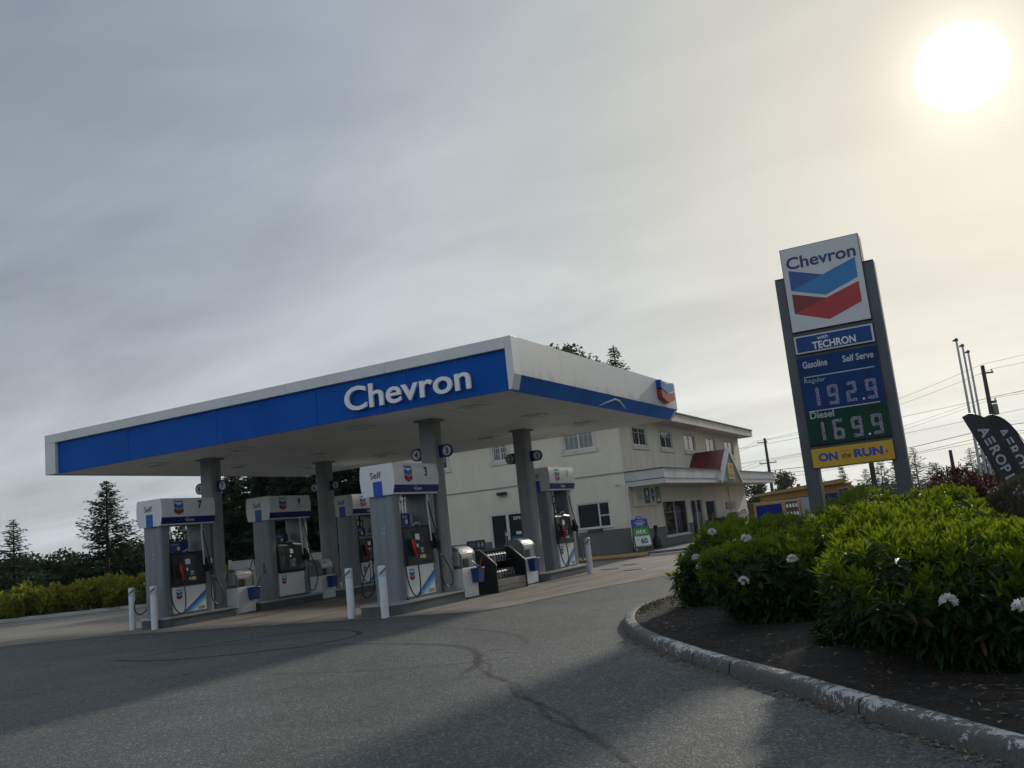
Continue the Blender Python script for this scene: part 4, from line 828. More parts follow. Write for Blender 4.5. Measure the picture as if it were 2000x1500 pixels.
for s_ in (-1, 1):
    e0, e1 = (11.6 + s_ * 2.45, 3.0), (11.6, 4.74); d_ = Vector((0, e1[0] - e0[0], e1[1] - e0[1])).normalized(); n_ = Vector((0, -d_.z, d_.y)) * s_ * -1
    a, b = Vector((0, *e0)), Vector((0, *e1)); q = [a + n_ * .075, b + Z * .075, b - Z * .14, a - n_ * .14]
    m.add([(1.80, p.y, p.z) for p in q] + [(2.0, p.y, p.z) for p in q], [(3, 2, 1, 0), (4, 5, 6, 7)] + [(i, (i + 1) % 4, 4 + (i + 1) % 4, 4 + i) for i in range(4)], 1)
    up = [a - d_ * .05, b, b + Z * .05, a - d_ * .05 + n_ * .05]
    m.add([(.02, p.y, p.z + .004) for p in up] + [(1.795, p.y, p.z + .004) for p in up], [(3, 2, 1, 0), (4, 5, 6, 7)] + [(i, (i + 1) % 4, 4 + (i + 1) % 4, 4 + i) for i in range(4)], 0)
    for k in range(7):
        xx = .1 + k * .22; p0, p1 = a - d_ * .05 + n_ * .055, b + Z * .055
        m.tube([(xx, p0.y, p0.z), (xx, p1.y, p1.z)], .014, 4, 0)
m.build('gable_roof', [pm('roof_red', (.13, .010, .012), .45, var=.1), pm('barge_white', (.52, .52, .52), .5)], ST)
m = MB(); m.box(1.922, 1.97, 10.95, 12.25, 3.12, 4.0, 0); m.box(1.9705, 1.973, 11.02, 12.18, 3.17, 3.95, 3); m.text('ON', (1.976, 11.6, 3.80), Y, Z, w=.7, h=.2, m=1, bold=.03); m.text('the', (1.976, 11.6, 3.56), Y, Z, w=.4, h=.12, m=2); m.text('RUN', (1.976, 11.6, 3.32), Y, Z, w=.85, h=.2, m=1, bold=.03)
m.build('gable_sign', [pm('sign_frame', (.45, .36, .2), .5), pm('otr_blue', (.02, .045, .27), .4), ink, pm('otr_yellow', (.55, .33, .02), .45)], ST)
# pavement round the store with yellow-painted kerb
B0 = Vector((-5.42, 20.31, 0)); RB = Matrix.Rotation(.0155, 3, 'Z')
m = MB(); pl_ = [(-18, -1.25), (1.2, -1.25), (1.8, -1.05), (2.4, -.5), (2.8, .6), (3.0, 2.5), (3.0, 26), (-18, 26)]
PW = [B0 + RB @ Vector((a, b, 0)) for a, b in pl_]; m.prism([(p.x, p.y) for p in PW], (0, 0, -.1), X, Y, Z, .25); m.build('sidewalk', walk_m, kind='structure')
def bl(a, b): p = B0 + RB @ Vector((a, b, 0)); return (p.x, p.y)
kerb('kerb', [bl(-18, -1.42), bl(-9, -1.42), bl(-3, -1.42), bl(1.2, -1.42)], kerb_yellow, 1.3, 1.15, lambda s: .12, side=1, step=8)
kerb('kerb', [bl(1.2, -1.42), bl(1.9, -1.2), bl(2.6, -.6), bl(3.0, .5)], kerb_grey, 1.3, .5, lambda s: .15, side=1, step=8)
kerb('kerb', [bl(3.0, .5), bl(3.2, 2.5), bl(3.2, 10), bl(3.2, 26)], kerb_yellow, 1.3, 1.15, lambda s: .12, side=1, step=8)
def loc(a, b, z=0.0): p = B0 + RB @ Vector((a, b, 0)); return (p.x, p.y, z)
# a-frame price board
A = thing('sandwich_board', 'green and blue sandwich board priced 60 by the store corner', 'sign board', loc(.5, -.25, .152), .75)
for s_ in (-1, 1):
    for x_ in (-.30, .30): m = MB(); m.tube([(x_, s_ * .26, 0), (x_, s_ * .02, 1.16)], .02, 6); m.build('leg', black, A)
m = MB(); fr = [(-.40, .16), (.40, .16), (.40, 1.06), (-.40, 1.06)]
tl = Vector((0, .19, .98)).normalized(); nn = Vector((0, -tl.z, tl.y)); o0 = Vector((0, -.26, 0)) + nn * .022
P3 = lambda x_, h_, e=0: o0 + X * x_ + tl * h_ + nn * e
def pq(mb, x0, x1, h0, h1, mm, e): mb.quad(P3(x0, h0, e), P3(x1, h0, e), P3(x1, h1, e), P3(x0, h1, e), mm)
m.prism(fr, o0 - nn * .03, X, tl, nn, .03, 0); pq(m, -.36, .36, .66, 1.02, 1, .003); pq(m, -.36, .36, .2, .26, 1, .003); pq(m, -.36, .36, .26, .66, 2, .003)
m.text('60', P3(.06, .45, .006), X, tl, h=.24, m=3, bold=.03); m.text('$', P3(-.24, .5, .006), X, tl, h=.1, m=3); m.text('iMX', P3(0, .84, .006), X, tl, w=.48, h=.18, m=4, bold=.02); m.text('when you fill up', P3(0, .23, .006), X, tl, w=.5, m=4)
m.build('green_panel', [pm('board_dark_green', (.01, .05, .02), .5), pm('board_green', (.06, .28, .03), .45), sticker, ink, wink], A)
m = MB(); hd = [(-.38, 1.08), (.38, 1.08), (.38, 1.40), (.16, 1.41)] + [(.14 * math.cos(a), 1.43 + .1 * math.sin(a)) for a in [rad(q) for q in range(10, 180, 20)]] + [(-.16, 1.41), (-.38, 1.40)]
m.prism(hd, o0 - nn * .03, X, tl, nn, .03, 0); m.text('ON', P3(0, 1.44, .004), X, tl, w=.14, m=1, bold=.03); m.text('SAVE WITH', P3(0, 1.33, .004), X, tl, w=.3, m=1); m.text('YOUR CARD', P3(0, 1.25, .004), X, tl, w=.5, m=1); m.text('today', P3(0, 1.17, .004), X, tl, w=.34, m=1)
m.build('blue_header', [pm('board_blue', (.01, .055, .30), .45), wink], A)
q = thing('ashtray_bin', 'black bottle-shaped ashtray bin standing by the store wall', 'ashtray', loc(.42, 2.15, .152))
m = MB(); m.lathe((0, 0, 0), [(.19, 0), (.20, .03), (.195, .36), (.16, .46), (.09, .58), (.07, .66)], 20); m.build('base', black, q); m = MB(); m.lathe((0, 0, .661), [(.075, 0), (.07, .2), (.10, .25), (.10, .33), (.04, .36)], 16); m.build('neck', black, q)
# bins and paper racks by the far door
q = thing('waste_bin', 'dark grey square waste bin beside the paper rack by the store', 'bin', loc(1.0, 12.9, .15)); m = MB(); m.box(-.3, .3, -1.2, 1.2, 0, .9); m.build('bin_body', pm('bin_slate', (.05, .065, .08), .5), q, bevel=.03); m = MB(); m.box(-.32, .32, -1.22, 1.22, .9, .98)
for k in range(4): m.box(.301, .31, -1.0 + k * .55, -.65 + k * .55, .55, .8, 1)
m.build('bin_lid', [pm('bin_lid_slate', (.07, .085, .10), .5), black], q)
q = thing('newspaper_rack', 'pale newspaper rack with yellow-striped sheets by the store wall', 'paper rack', loc(1.0, 15.9, .15)); m = MB(); m.box(-.28, .28, -1.2, 1.2, 0, 1.18); m.build('rack_body', pm('rack_grey', (.30, .31, .32), .5), q, bevel=.02); m = MB()
for k in range(3):
    for j in range(2): m.box(.281, .30, -1.0 + j * 1.05, -.15 + j * 1.05, .18 + k * .3, .40 + k * .3, 0); m.box(.3005, .302, -.95 + j * 1.05, -.2 + j * 1.05, .30 + k * .3, .34 + k * .3, 1)
m.build('paper_stack', [sticker, yellow_st], q)
q = thing('tilted_sign', 'white sloping notice panel leaning beyond the newspaper rack', 'sign board', loc(1.0, 18.7, .15)); m = MB(); m.prism([(-.7, 0), (.5, 0), (-.1, 1.28), (-.3, 1.28)], (0, -.6, 0), X, Z, Y, 1.3, 0); m.build('panel', pm('panel_white', (.58, .59, .60), .45), q, bevel=.02); m = MB(); m.tube([(.51, -.55, .02), (-.08, -.55, 1.27)], .035, 6); m.build('edge_rail', dgrey, q)

# ------------------------------------------------------------------ price sign
PS = thing('price_sign', 'tall roadside fuel price sign with red and blue chevrons on grey posts', 'price sign', (6.225, 3.41, 0))
x0, x1 = -.855, .855; otr_y = pm('panel_yellow', (.56, .33, .012), .4, var=.04); otr_b = pm('panel_otr_blue', (.02, .06, .35), .4)
post_m = pm('post_grey', (.075, .085, .10), .4, metal=.3, var=.08)
for s_ in (-1, 1):
    m = MB(); xc = s_ * .92; m.box(xc - .15, xc + .15, .07, .45, 0, 6.6); m.box(xc - .15, xc + .15, .06, .46, 6.601, 6.63); m.build('post', post_m, PS, bevel=.015)
def cabinet(z0_, z1_, nm, face, d=.52, rim=.018, rimm=black):
    m = MB(); m.box(x0, x1, 0, d, z0_, z1_, 0); o_ = m.build(nm, rimm, PS, bevel=.01); m = MB(); m.box(x0 + rim, x1 - rim, -.008, -.001, z0_ + rim, z1_ - rim); m.box(x0 + rim, x1 - rim, d + .001, d + .008, z0_ + rim, z1_ - rim); m.build('face', face, o_); return o_
c = cabinet(5.31, 7.27, 'emblem_cabinet', pm('sign_white', (.56, .575, .575), .35, var=.03)); yf = -.011
m = MB(); emblem(m, (-.725, yf, 5.48), X, Z, 1.44, 1.27, -Y, 0, (0, 1, 2, 3)); m.build('emblem', EMB, c)
m = MB(); m.text('Chevron', (.005, yf - .002, 6.905), X, Z, w=1.5, h=.285, m=0, bold=.022); m.build('lettering', pm('sign_navy', (.008, .028, .17), .4), c)
m = MB(); m.box(x0 + .02, x1 - .02, .05, .45, 2.26, 7.2); m.build('inner_frame', dgrey, PS)
c = cabinet(4.80, 5.235, 'additive_cabinet', pm('rim_white', (.55, .57, .58), .4)); m = MB(); m.box(x0 + .06, x1 - .06, -.014, -.009, 4.85, 5.185, 0); m.build('blue_panel', pm('additive_blue', (.005, .060, .23), .5, spec=.3), c); word(c, wink, 'with', (-.22, -.017, 5.12), X, Z, w=.24, h=.085, bold=.01); word(c, wink, 'TECHRON', (0, -.017, 4.955), X, Z, w=.92, h=.17, bold=.025)
c = cabinet(2.74, 4.745, 'price_cabinet', pm('price_blue', (.002, .034, .145), .5, spec=.2)); pz = -.014
m = MB(); m.box(x0 + .02, x1 - .02, -.012, -.0085, 2.76, 3.50, 0)
lin = pm('sign_pale', (.48, .52, .55), .5)
m.box(-.745, .745, -.016, -.0125, 4.265, 4.285, 1); m.box(-.755, .735, -.016, -.0125, 3.495, 3.515, 1)
m.build('price_divider', [pm('price_green', (.001, .042, .022), .5, spec=.2), lin], c); dim_ = pm('sign_dim', (.33, .45, .47), .5)
word(c, lin, 'Gasoline', (-.735, pz, 4.475), X, Z, w=.53, h=.155, bold=.02, align='L'); word(c, lin, 'Self Serve', (.12, pz, 4.475), X, Z, w=.64, h=.15, bold=.02, align='L'); word(c, dim_, 'Regular', (-.75, pz, 4.11), X, Z, w=.45, h=.13, align='L'); word(c, dim_, 'Diesel', (-.745, pz - .004, 3.335), X, Z, w=.51, h=.155, align='L', bold=.02)
SEG = {'1': 'bc', '2': 'abged', '6': 'acdefg', '9': 'abcdfg'}
led_m = emis('led_lilac', (.44, .39, .54), .22); m = MB()
def digit(ch, xa, za, wd, hd_):
    cols, rows = 13, 25; px_, pz_ = wd / cols, hd_ / rows
    on = set(); S = SEG[ch]
    for i in range(cols):
        for j in range(rows):
            if ('a' in S and j >= rows - 4 and 2 <= i <= cols - 2) or ('d' in S and j < 4 and 1 <= i <= cols - 2) or ('g' in S and 10 <= j < 14 and 1 <= i <= cols - 3): on.add((i, j))
            if ('b' in S and i >= cols - 4 and 12 <= j <= rows - 2) or ('c' in S and i >= cols - 4 and 1 <= j <= 12) or ('f' in S and i < 4 and 12 <= j <= rows - 2) or ('e' in S and i < 4 and 1 <= j <= 12): on.add((i, j))
    r_ = random.Random(ord(ch) + int(xa * 100))
    for i, j in on:
        if r_.random() < .14: continue
        a, b = xa + i * px_, za + j * pz_; m.quad((a, -.018, b), (a + px_ * .5, -.018, b), (a + px_ * .5, -.018, b + pz_ * .5), (a, -.018, b + pz_ * .5))
for txt, za in (('1929', 3.60), ('1699', 2.83)):
    for ch, xa in zip(txt, (-.70, -.30, .085, .495)): digit(ch, xa, za, .225, .44)
    m.quad((.405, -.018, za), (.44, -.018, za), (.44, -.018, za + .04), (.405, -.018, za + .04))
m.build('led_digits', led_m, c)
c = cabinet(2.25, 2.685, 'store_cabinet', otr_y, rim=.012)
word(c, otr_b, 'ON', (-.505, yf, 2.475), X, Z, w=.41, h=.185, bold=.05); word(c, ink, 'the', (-.125, yf, 2.465), X, Z, w=.2, h=.11, shear=.25, bold=.015); word(c, otr_b, 'RUN', (.33, yf, 2.475), X, Z, w=.59, h=.185, bold=.05); m = MB()
m.box(-.215, -.03, yf - .001, yf + .002, 2.56, 2.566, 1); m.box(-.215, -.03, yf - .001, yf + .002, 2.375, 2.381, 1)
lf = [(0, -.04), (.006, -.012), (.036, -.018), (.03, -.002), (.045, .014), (.026, .018), (.026, .03), (.012, .022), (.016, .046), (0, .058)]; lf = lf + [(-a, b) for a, b in lf[::-1][1:-1]]
m.poly([(.70 + a * .9, yf, 2.43 + b * .9) for a, b in lf], 2); m.build('maple_mark', [otr_b, ink, pm('leaf_red', (.5, .02, .02), .5)], c)
FL = [[(5.04, -4.09, 1.27), (5.11, -4.34, 0.95), (5.01, -4.37, 0.79), (4.87, -4.35, 0.8), (4.91, -4.38, 0.6), (4.82, -4.32, 0.93)], [(6.06, -6.67, 0.74), (6.63, -6.58, 0.94), (6.1, -6.42, 1.22)], [(7.68, -8.49, 1.13)], [(8.39, -10.35, 0.8), (8.83, -10.38, 0.75)], [(6.27, -2.91, 1.32)]]

# ------------------------------------------------------------------ foliage builders (arrays)
def norm(a): return a / np.maximum(np.linalg.norm(a, axis=-1, keepdims=True), 1e-9)
def frames(ax, rng):
    r = norm(rng.normal(size=ax.shape)); s = norm(np.cross(ax, r)); return s, np.cross(ax, s)
def leaves(P, Dr, Nr, Ln, Wd, fold=.18, droop=.15):
    """elliptical leaves, 8 vertices / 6 faces, folded on the midrib; arrays of base, direction, upper normal, length, width"""
    S_ = norm(np.cross(Dr, Nr)); Ln = Ln[:, None]; Wd = Wd[:, None]; Up = norm(np.cross(S_, Dr))
    def at(t, side, dz): return P + Dr * Ln * t + S_ * Wd * side + Up * (Wd * dz - Ln * droop * t * t)
    V = np.stack([at(0, 0, 0), at(.38, -.46, fold), at(.38, 0, -fold * .4), at(.38, .46, fold), at(.74, -.40, fold), at(.74, 0, -fold * .4), at(.74, .40, fold), at(1, 0, 0)], 1)
    n = len(P); o = (np.arange(n) * 8)[:, None]
    Q = np.concatenate([o + np.array([[1, 4, 5, 2]]), o + np.array([[2, 5, 6, 3]])]); T = np.concatenate([o + np.array([[0, 1, 2]]), o + np.array([[0, 2, 3]]), o + np.array([[4, 7, 5]]), o + np.array([[5, 7, 6]])])
    return V.reshape(-1, 3), Q, T
def diamonds(P, Dr, Nr, Ln, Wd):
    S_ = norm(np.cross(Dr, Nr)); Ln = Ln[:, None]; Wd = Wd[:, None]
    V = np.stack([P, P + Dr * Ln * .5 + S_ * Wd * .5, P + Dr * Ln, P + Dr * Ln * .5 - S_ * Wd * .5], 1); n = len(P)
    return V.reshape(-1, 3), (np.arange(n) * 4)[:, None] + np.array([[0, 1, 2, 3]])
def lumpy(rng, n, r, h, k=16, amp=.16, sq=.55):
    """points and normals on a lumpy mound sitting on the ground"""
    d = norm(rng.normal(size=(int(n * 1.6), 3))); d = d[d[:, 2] > -.60][:n]
    c = norm(rng.normal(size=(k, 3)) + np.array([0, 0, .3])); a = rng.uniform(.4, 1, k) * amp
    f = np.ones(len(d))
    for i in range(k): f += a[i] * np.exp((d @ c[i] - 1) * 9) - amp * .12
    e = np.maximum(np.abs(d), 1e-6); p = 2.0 / (1 - .28); s = (e ** p).sum(1) ** (-1 / p); P = d * (s * f)[:, None]
    P = P * np.array([r, r, h * .62]); P[:, 2] += h * .40; N_ = norm(d / np.array([r, r, h * .6])); return P, N_
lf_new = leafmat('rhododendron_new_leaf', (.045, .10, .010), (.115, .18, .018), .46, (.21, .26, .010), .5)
lf_old = leafmat('rhododendron_old_shade_leaf', (.008, .027, .008), (.021, .052, .012), .18, (.05, .10, .01), .5, (.085, .05, .022))  # old leaves, darkened further to carry the shade of the lower bush
stem_m = pm('brown_stem', (.07, .05, .035), .85, var=.2)
petal_m = leafmat('white_petal', (.52, .50, .50), (.70, .69, .68), .3, (.5, .5, .46), .6)
def rhodo(label, x, y, r, h, seed, n=1100, flowers=()):
    rng = np.random.default_rng(seed); t = thing('rhododendron_bush', label, 'shrub', (x, y, .12), group='rhododendron bushes in the planter')
    P, Nn = lumpy(rng, n, r, h, k=12, amp=.34); P2, N2 = lumpy(rng, int(n * .45), r * .84, h * .84, k=12, amp=.3)
    P = np.concatenate([P, P2]); Nn = np.concatenate([Nn, N2]); P += rng.normal(size=P.shape) * .045; P[:, 2] = np.maximum(P[:, 2], .06)
    top = np.clip(Nn[:, 2] * .5 + .5, 0, 1); up = np.array([0, 0, 1.0]); new = rng.random(len(P)) < (.10 + .85 * top ** 2.4); new[n:] &= rng.random(len(P) - min(n, len(P)))[:len(P) - n] < .5 if len(P) > n else True  # bright young leaves thinned low and inside: shade put into the leaf mix
    ax = norm(Nn * .45 + up * .85 + rng.normal(size=P.shape) * .22); s, q = frames(ax, rng)
    res = []
    for is_new in (True, False):
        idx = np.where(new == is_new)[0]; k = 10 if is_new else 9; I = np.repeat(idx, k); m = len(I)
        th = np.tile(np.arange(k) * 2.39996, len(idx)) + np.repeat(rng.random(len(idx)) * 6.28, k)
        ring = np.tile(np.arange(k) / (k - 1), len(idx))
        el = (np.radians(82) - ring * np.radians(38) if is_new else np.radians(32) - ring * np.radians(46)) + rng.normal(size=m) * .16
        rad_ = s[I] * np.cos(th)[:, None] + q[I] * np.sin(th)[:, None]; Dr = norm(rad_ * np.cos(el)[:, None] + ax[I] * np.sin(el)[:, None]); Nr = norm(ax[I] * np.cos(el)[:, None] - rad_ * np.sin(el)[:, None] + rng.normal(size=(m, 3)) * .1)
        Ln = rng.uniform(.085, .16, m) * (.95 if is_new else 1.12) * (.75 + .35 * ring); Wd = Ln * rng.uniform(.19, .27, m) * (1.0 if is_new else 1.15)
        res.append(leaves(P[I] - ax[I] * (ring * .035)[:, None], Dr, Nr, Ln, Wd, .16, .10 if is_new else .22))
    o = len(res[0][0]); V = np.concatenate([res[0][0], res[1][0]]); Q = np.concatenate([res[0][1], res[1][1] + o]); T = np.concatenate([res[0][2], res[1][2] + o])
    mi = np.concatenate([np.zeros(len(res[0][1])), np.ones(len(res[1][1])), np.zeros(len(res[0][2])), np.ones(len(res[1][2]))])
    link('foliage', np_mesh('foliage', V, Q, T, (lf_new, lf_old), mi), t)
    m = MB(); rd = random.Random(seed)
    for i in range(26):
        j = rd.randrange(len(P)); p = Vector(P[j]) * .93; b = Vector((p.x * .12, p.y * .12, 0)); mid = b.lerp(p, .5) + Vector((rd.gauss(0, .08), rd.gauss(0, .08), .12)); m.tube([b, mid, p], [.022, .014, .006], 5)
    m.build('stem', stem_m, t)
    for k_, (fx, fy, fz) in enumerate(flowers): flower(t, Vector((fx - x, fy - y, fz - .12)), seed * 10 + k_)
    return t
def flower(parent, c, seed):
    rd = random.Random(seed); m = MB()
    for i in range(12):        # open trumpets of five petals in a dome
        ph = math.acos(1 - rd.random() * 1.15); th = i * 2.39996; d = Vector((math.sin(ph) * math.cos(th), math.sin(ph) * math.sin(th), math.cos(ph)))
        a = d.orthogonal().normalized(); b = d.cross(a); o = c + d * .034; R_ = .027
        for k in range(5):
            t0 = k * 1.2566 + rd.random() * .3; u = a * math.cos(t0) + b * math.sin(t0); w_ = d.cross(u)
            m.add([o, o + u * R_ * .6 + w_ * R_ * .42 + d * .022, o + u * R_ * 1.15 + d * .03, o + u * R_ * .6 - w_ * R_ * .42 + d * .022], [(0, 1, 2, 3)])
    return m.build('flower', petal_m, parent)
# conifers, built branch by branch
def conifer(seed, h, r, gap=.28, density=1.0, droop=.25, bare=.08, spray=.34, tip=.0):
    rng = np.random.default_rng(seed); B = []; m = MB()
    lean = rng.normal(size=2) * .012 * h; m.tube([(0, 0, -.3), (lean[0] * .3, lean[1] * .3, h * .4), (lean[0], lean[1], h)], [.022 * h, .014 * h, .003 * h], 8)
    z = h * bare; az = 0; Ps = []; Ds = []; Ls = []
    while z < h * .985:
        f = (z - h * bare) / (h * (1 - bare)); k = int(rng.integers(3, 6)); 
        for j in range(k):
            az += 2.4 + rng.normal() * .3; L_ = r * ((1 - f) ** .82) * rng.uniform(.38, 1.28) + .06 * h * .1
            if rng.random() < .06: L_ *= 1.25
            el0 = .35 * f + .12 - droop * (1 - f) + rng.normal() * .08
            n = max(3, int(L_ / spray * 3.0 * density)); tt = (np.arange(n) + rng.random(n)) / n; tt = .12 + .88 * tt
            dirh = np.array([math.cos(az), math.sin(az), 0]); cx = np.array([lean[0], lean[1], 0]) * (z / h)
            P = cx + dirh * (L_ * tt)[:, None] + np.array([0, 0, 1.]) * (z + L_ * (math.sin(el0) * tt - droop * .5 * tt ** 2 + .10 * tt ** 3))[:, None]
            e = P[-1]; B.append((cx + np.array([0, 0, z]), P[n // 2], e)); side = np.cross(dirh, [0, 0, 1.])
            for q in range(2):
                sg = rng.choice([-1, 1], n); sp = rng.uniform(.2, 1.1, n); D_ = norm(dirh * .75 + side * (sg * sp)[:, None] + np.array([0, 0, 1.]) * (rng.normal(size=n) * .22 - .22)[:, None])
                Ps.append(P + rng.normal(size=P.shape) * spray * .10); Ds.append(D_); Ls.append(spray * rng.uniform(.55, 1.25, n) * (1.15 - .5 * tt) * (.55 + .45 * (1 - f)))
        z += gap * (h / 10) ** .5 * rng.uniform(.7, 1.3) * (1 - .45 * f)
    for a, b, c in B: m.tube([a, b, c], [.012 * h ** .5, .008 * h ** .5, .003], 4)
    P = np.concatenate(Ps); D_ = np.concatenate(Ds); Ln = np.concatenate(Ls); N_ = norm(np.array([0, 0, 1.]) + rng.normal(size=P.shape) * .5)
    V, Q = diamonds(P, D_, N_, Ln, Ln * rng.uniform(.28, .5, len(Ln))); return m, V, Q
def broadleaf(seed, h, r, n=5200, leaf=.16, lobes=11, low=.28):
    rng = np.random.default_rng(seed); m = MB(); m.tube([(0, 0, -.3), (.1, .05, h * .3), (0, 0, h * .62)], [.03 * h, .022 * h, .010 * h], 8); Ps = []; cs = []
    for i in range(lobes):
        a = i * 2.4; f = rng.random(); c = np.array([math.cos(a) * r * .62 * rng.uniform(.3, 1), math.sin(a) * r * .62 * rng.uniform(.3, 1), h * (low + .12 + (.86 - low - .1) * f)]); c[:2] *= 1.15 - .75 * max(0, f - .45); cs.append(c); m.tube([(0, 0, h * (low * .6 + .2 * f)), tuple(c * np.array([.5, .5, .9])), tuple(c)], [.012 * h, .008 * h, .003 * h], 5)
        k = n // lobes; d = norm(rng.normal(size=(k, 3))); rr = r * .40 * rng.uniform(.7, 1.2) * rng.random(k) ** .36; Ps.append(c + d * rr[:, None] * np.array([1, 1, .8]))
    P = np.concatenate(Ps); D_ = norm(rng.normal(size=P.shape) + np.array([0, 0, -.25])); V, Q = diamonds(P, D_, norm(rng.normal(size=P.shape) + np.array([0, 0, .8])), leaf * rng.uniform(.6, 1.3, len(P)), leaf * rng.uniform(.4, .8, len(P))); return m, V, Q
bark = pm('bark', (.06, .045, .035), .9, var=.2)
ndl = leafmat('conifer_needles', (.010, .026, .012), (.030, .052, .020), .18, (.05, .09, .02), .6)
ndl2 = leafmat('spruce_needles', (.014, .034, .020), (.036, .062, .030), .18, (.05, .09, .03), .6)
brl = leafmat('broad_leaves', (.015, .030, .014), (.036, .056, .022), .16, (.07, .10, .02), .6)
TM = {}
def tree(label, x, y, kind, key, h, r, mat, cat='tree', group='trees behind the station', rz=0, **kw):
    t = thing('conifer_tree' if kind is conifer else 'broadleaf_tree', label, cat, (x, y, -.1), rz, group); k = (kind.__name__, key)
    if k not in TM:
        m, V, Q = kind(key, h, r, **kw); mm = m.build('trunk', bark, t); me = np_mesh('crown', V, Q, None, (mat,)); TM[k] = (mm.data, me, h); link('crown', me, t)
    else:
        a, b, h0 = TM[k]; link('trunk', a, t); link('crown', b, t); t.scale = (h / h0 * (r or 1),) * 2 + (h / h0,)
    return t

# ------------------------------------------------------------------ rhododendrons in the planter
rhodo('leftmost rhododendron bush at the planter tip, with most of the white flowers', 5.1, -3.15, 1.1, 1.24, 11, 1250, FL[0])
rhodo('rhododendron in the front row, left of the dark gap', 6.18, -5.55, 1.02, 1.18, 12, 1250, FL[1])
rhodo('low rhododendron in the front row, right of the dark gap', 7.88, -7.6, 1.02, 1.12, 18, 1250, FL[2])
rhodo('nearest rhododendron at the right front of the bed, above the white kerb', 8.82, -8.8, 1.42, 1.2, 13, 2000, FL[3])
rhodo('rhododendron right in front of the left sign post', 6.75, -1.6, 1.4, 1.42, 14, 1500, FL[4])
rhodo('tall mounded rhododendron behind the rest, in front of the right sign post', 7.7, .75, 1.4, 1.48, 15, 1450)
rhodo('rhododendron behind the leftmost one, left of the left sign post', 5.95, -1.9, 1.0, 1.36, 20, 1000)
rhodo('small rhododendron filling in behind the dark gap of the front row', 7.0, -4.8, 1.05, 1.18, 19, 1150)
rhodo('rhododendron at the right picture edge, behind the nearest bush', 10.3, -6.0, 1.3, 1.12, 16, 1100)
rhodo('low rhododendron between the tall mound and the grey shrub', 8.6, -3.9, 1.2, 1.12, 17, 1100)
# dark red shrub and grey-green shrub
red_leaf = leafmat('red_shrub_leaf', (.032, .010, .011), (.075, .020, .019), .2, (.10, .022, .016), .5)
grey_leaf = leafmat('grey_shrub_leaf', (.030, .034, .021), (.070, .070, .045), .18, (.09, .09, .04), .7)
def shrub(name, label, x, y, r, h, mat, seed, n, ln, group=None, wfac=.4, upb=.6, z=.1):
    rng = np.random.default_rng(seed); t = thing(name, label, 'shrub', (x, y, z), group=group); P, Nn = lumpy(rng, n, r, h, 14, .24); P2, N2 = lumpy(rng, n // 2, r * .78, h * .84, 14, .24); P = np.concatenate([P, P2]) + rng.normal(size=(len(P) + len(P2), 3)) * ln * .6; Nn = np.concatenate([Nn, N2]); P[:, 2] = np.maximum(P[:, 2], .04)
    k = 5; I = np.repeat(np.arange(len(P)), k); m = len(I); D_ = norm(Nn[I] * .6 + np.array([0, 0, upb]) + rng.normal(size=(m, 3)) * .55); L_ = ln * rng.uniform(.5, 1.3, m)
    V, Q = diamonds(P[I] + rng.normal(size=(m, 3)) * ln * .3, D_, norm(rng.normal(size=(m, 3)) + Nn[I]), L_, L_ * wfac * rng.uniform(.7, 1.3, m)); link('foliage', np_mesh('foliage', V, Q, None, (mat,)), t)
    mb = MB(); rd = random.Random(seed)
    for i in range(14): j = rd.randrange(len(P)); p = Vector(P[j]) * .95; mb.tube([(p.x * .1, p.y * .1, 0), (p.x * .5, p.y * .5, p.z * .6), p], [.018, .012, .004], 5)
    mb.build('stem', stem_m, t); return t
shrub('barberry_shrub', 'dark red leafed shrub in front of the black feather flags', 7.95, 9.9, .85, 1.8, red_leaf, 21, 1500, .085)
shrub('barberry_shrub', 'small dark red shrub right behind the larger red one', 8.85, 11.4, .7, 1.75, red_leaf, 22, 700, .085)
shrub('heather_shrub', 'grey-green fine-twigged shrub below the feather flags', 9.85, 4.9, 1.5, 1.42, grey_leaf, 23, 4200, .085, wfac=.25, upb=.9)
# yellow-green hedge shrubs on the left verge
hl = leafmat('hedge_leaf', (.042, .062, .011), (.19, .195, .034), .45, (.36, .36, .03), .5)
HN = ['leftmost', 'second', 'third', 'fourth', 'fifth', 'sixth', 'seventh', 'eighth', 'ninth', 'tenth', 'eleventh']
HX = [(-31.6, 6.4, .9, 1.3), (-30.4, 7.4, .75, 1.1), (-29.2, 8.2, .95, 1.34), (-28.0, 8.9, .95, 1.34), (-26.9, 9.6, .95, 1.36), (-25.8, 10.4, .95, 1.4), (-24.7, 11.1, .95, 1.42), (-23.6, 11.9, .95, 1.42), (-22.6, 12.6, .95, 1.44)]
for i, (x, y, r_, h_) in enumerate(HX): shrub('hedge_shrub', 'yellow-green hedge shrub along the left kerb, %s from the left' % HN[i], x, y, r_, h_ * .9, hl, 40 + i, 560, .17, 'yellow-green shrubs in the left hedge', .55)
shrub('evergreen_shrub', 'small green shrub against the white fence, seen behind the towel station', -18.6, 18.2, .55, 1.5, brl, 60, 500, .12)

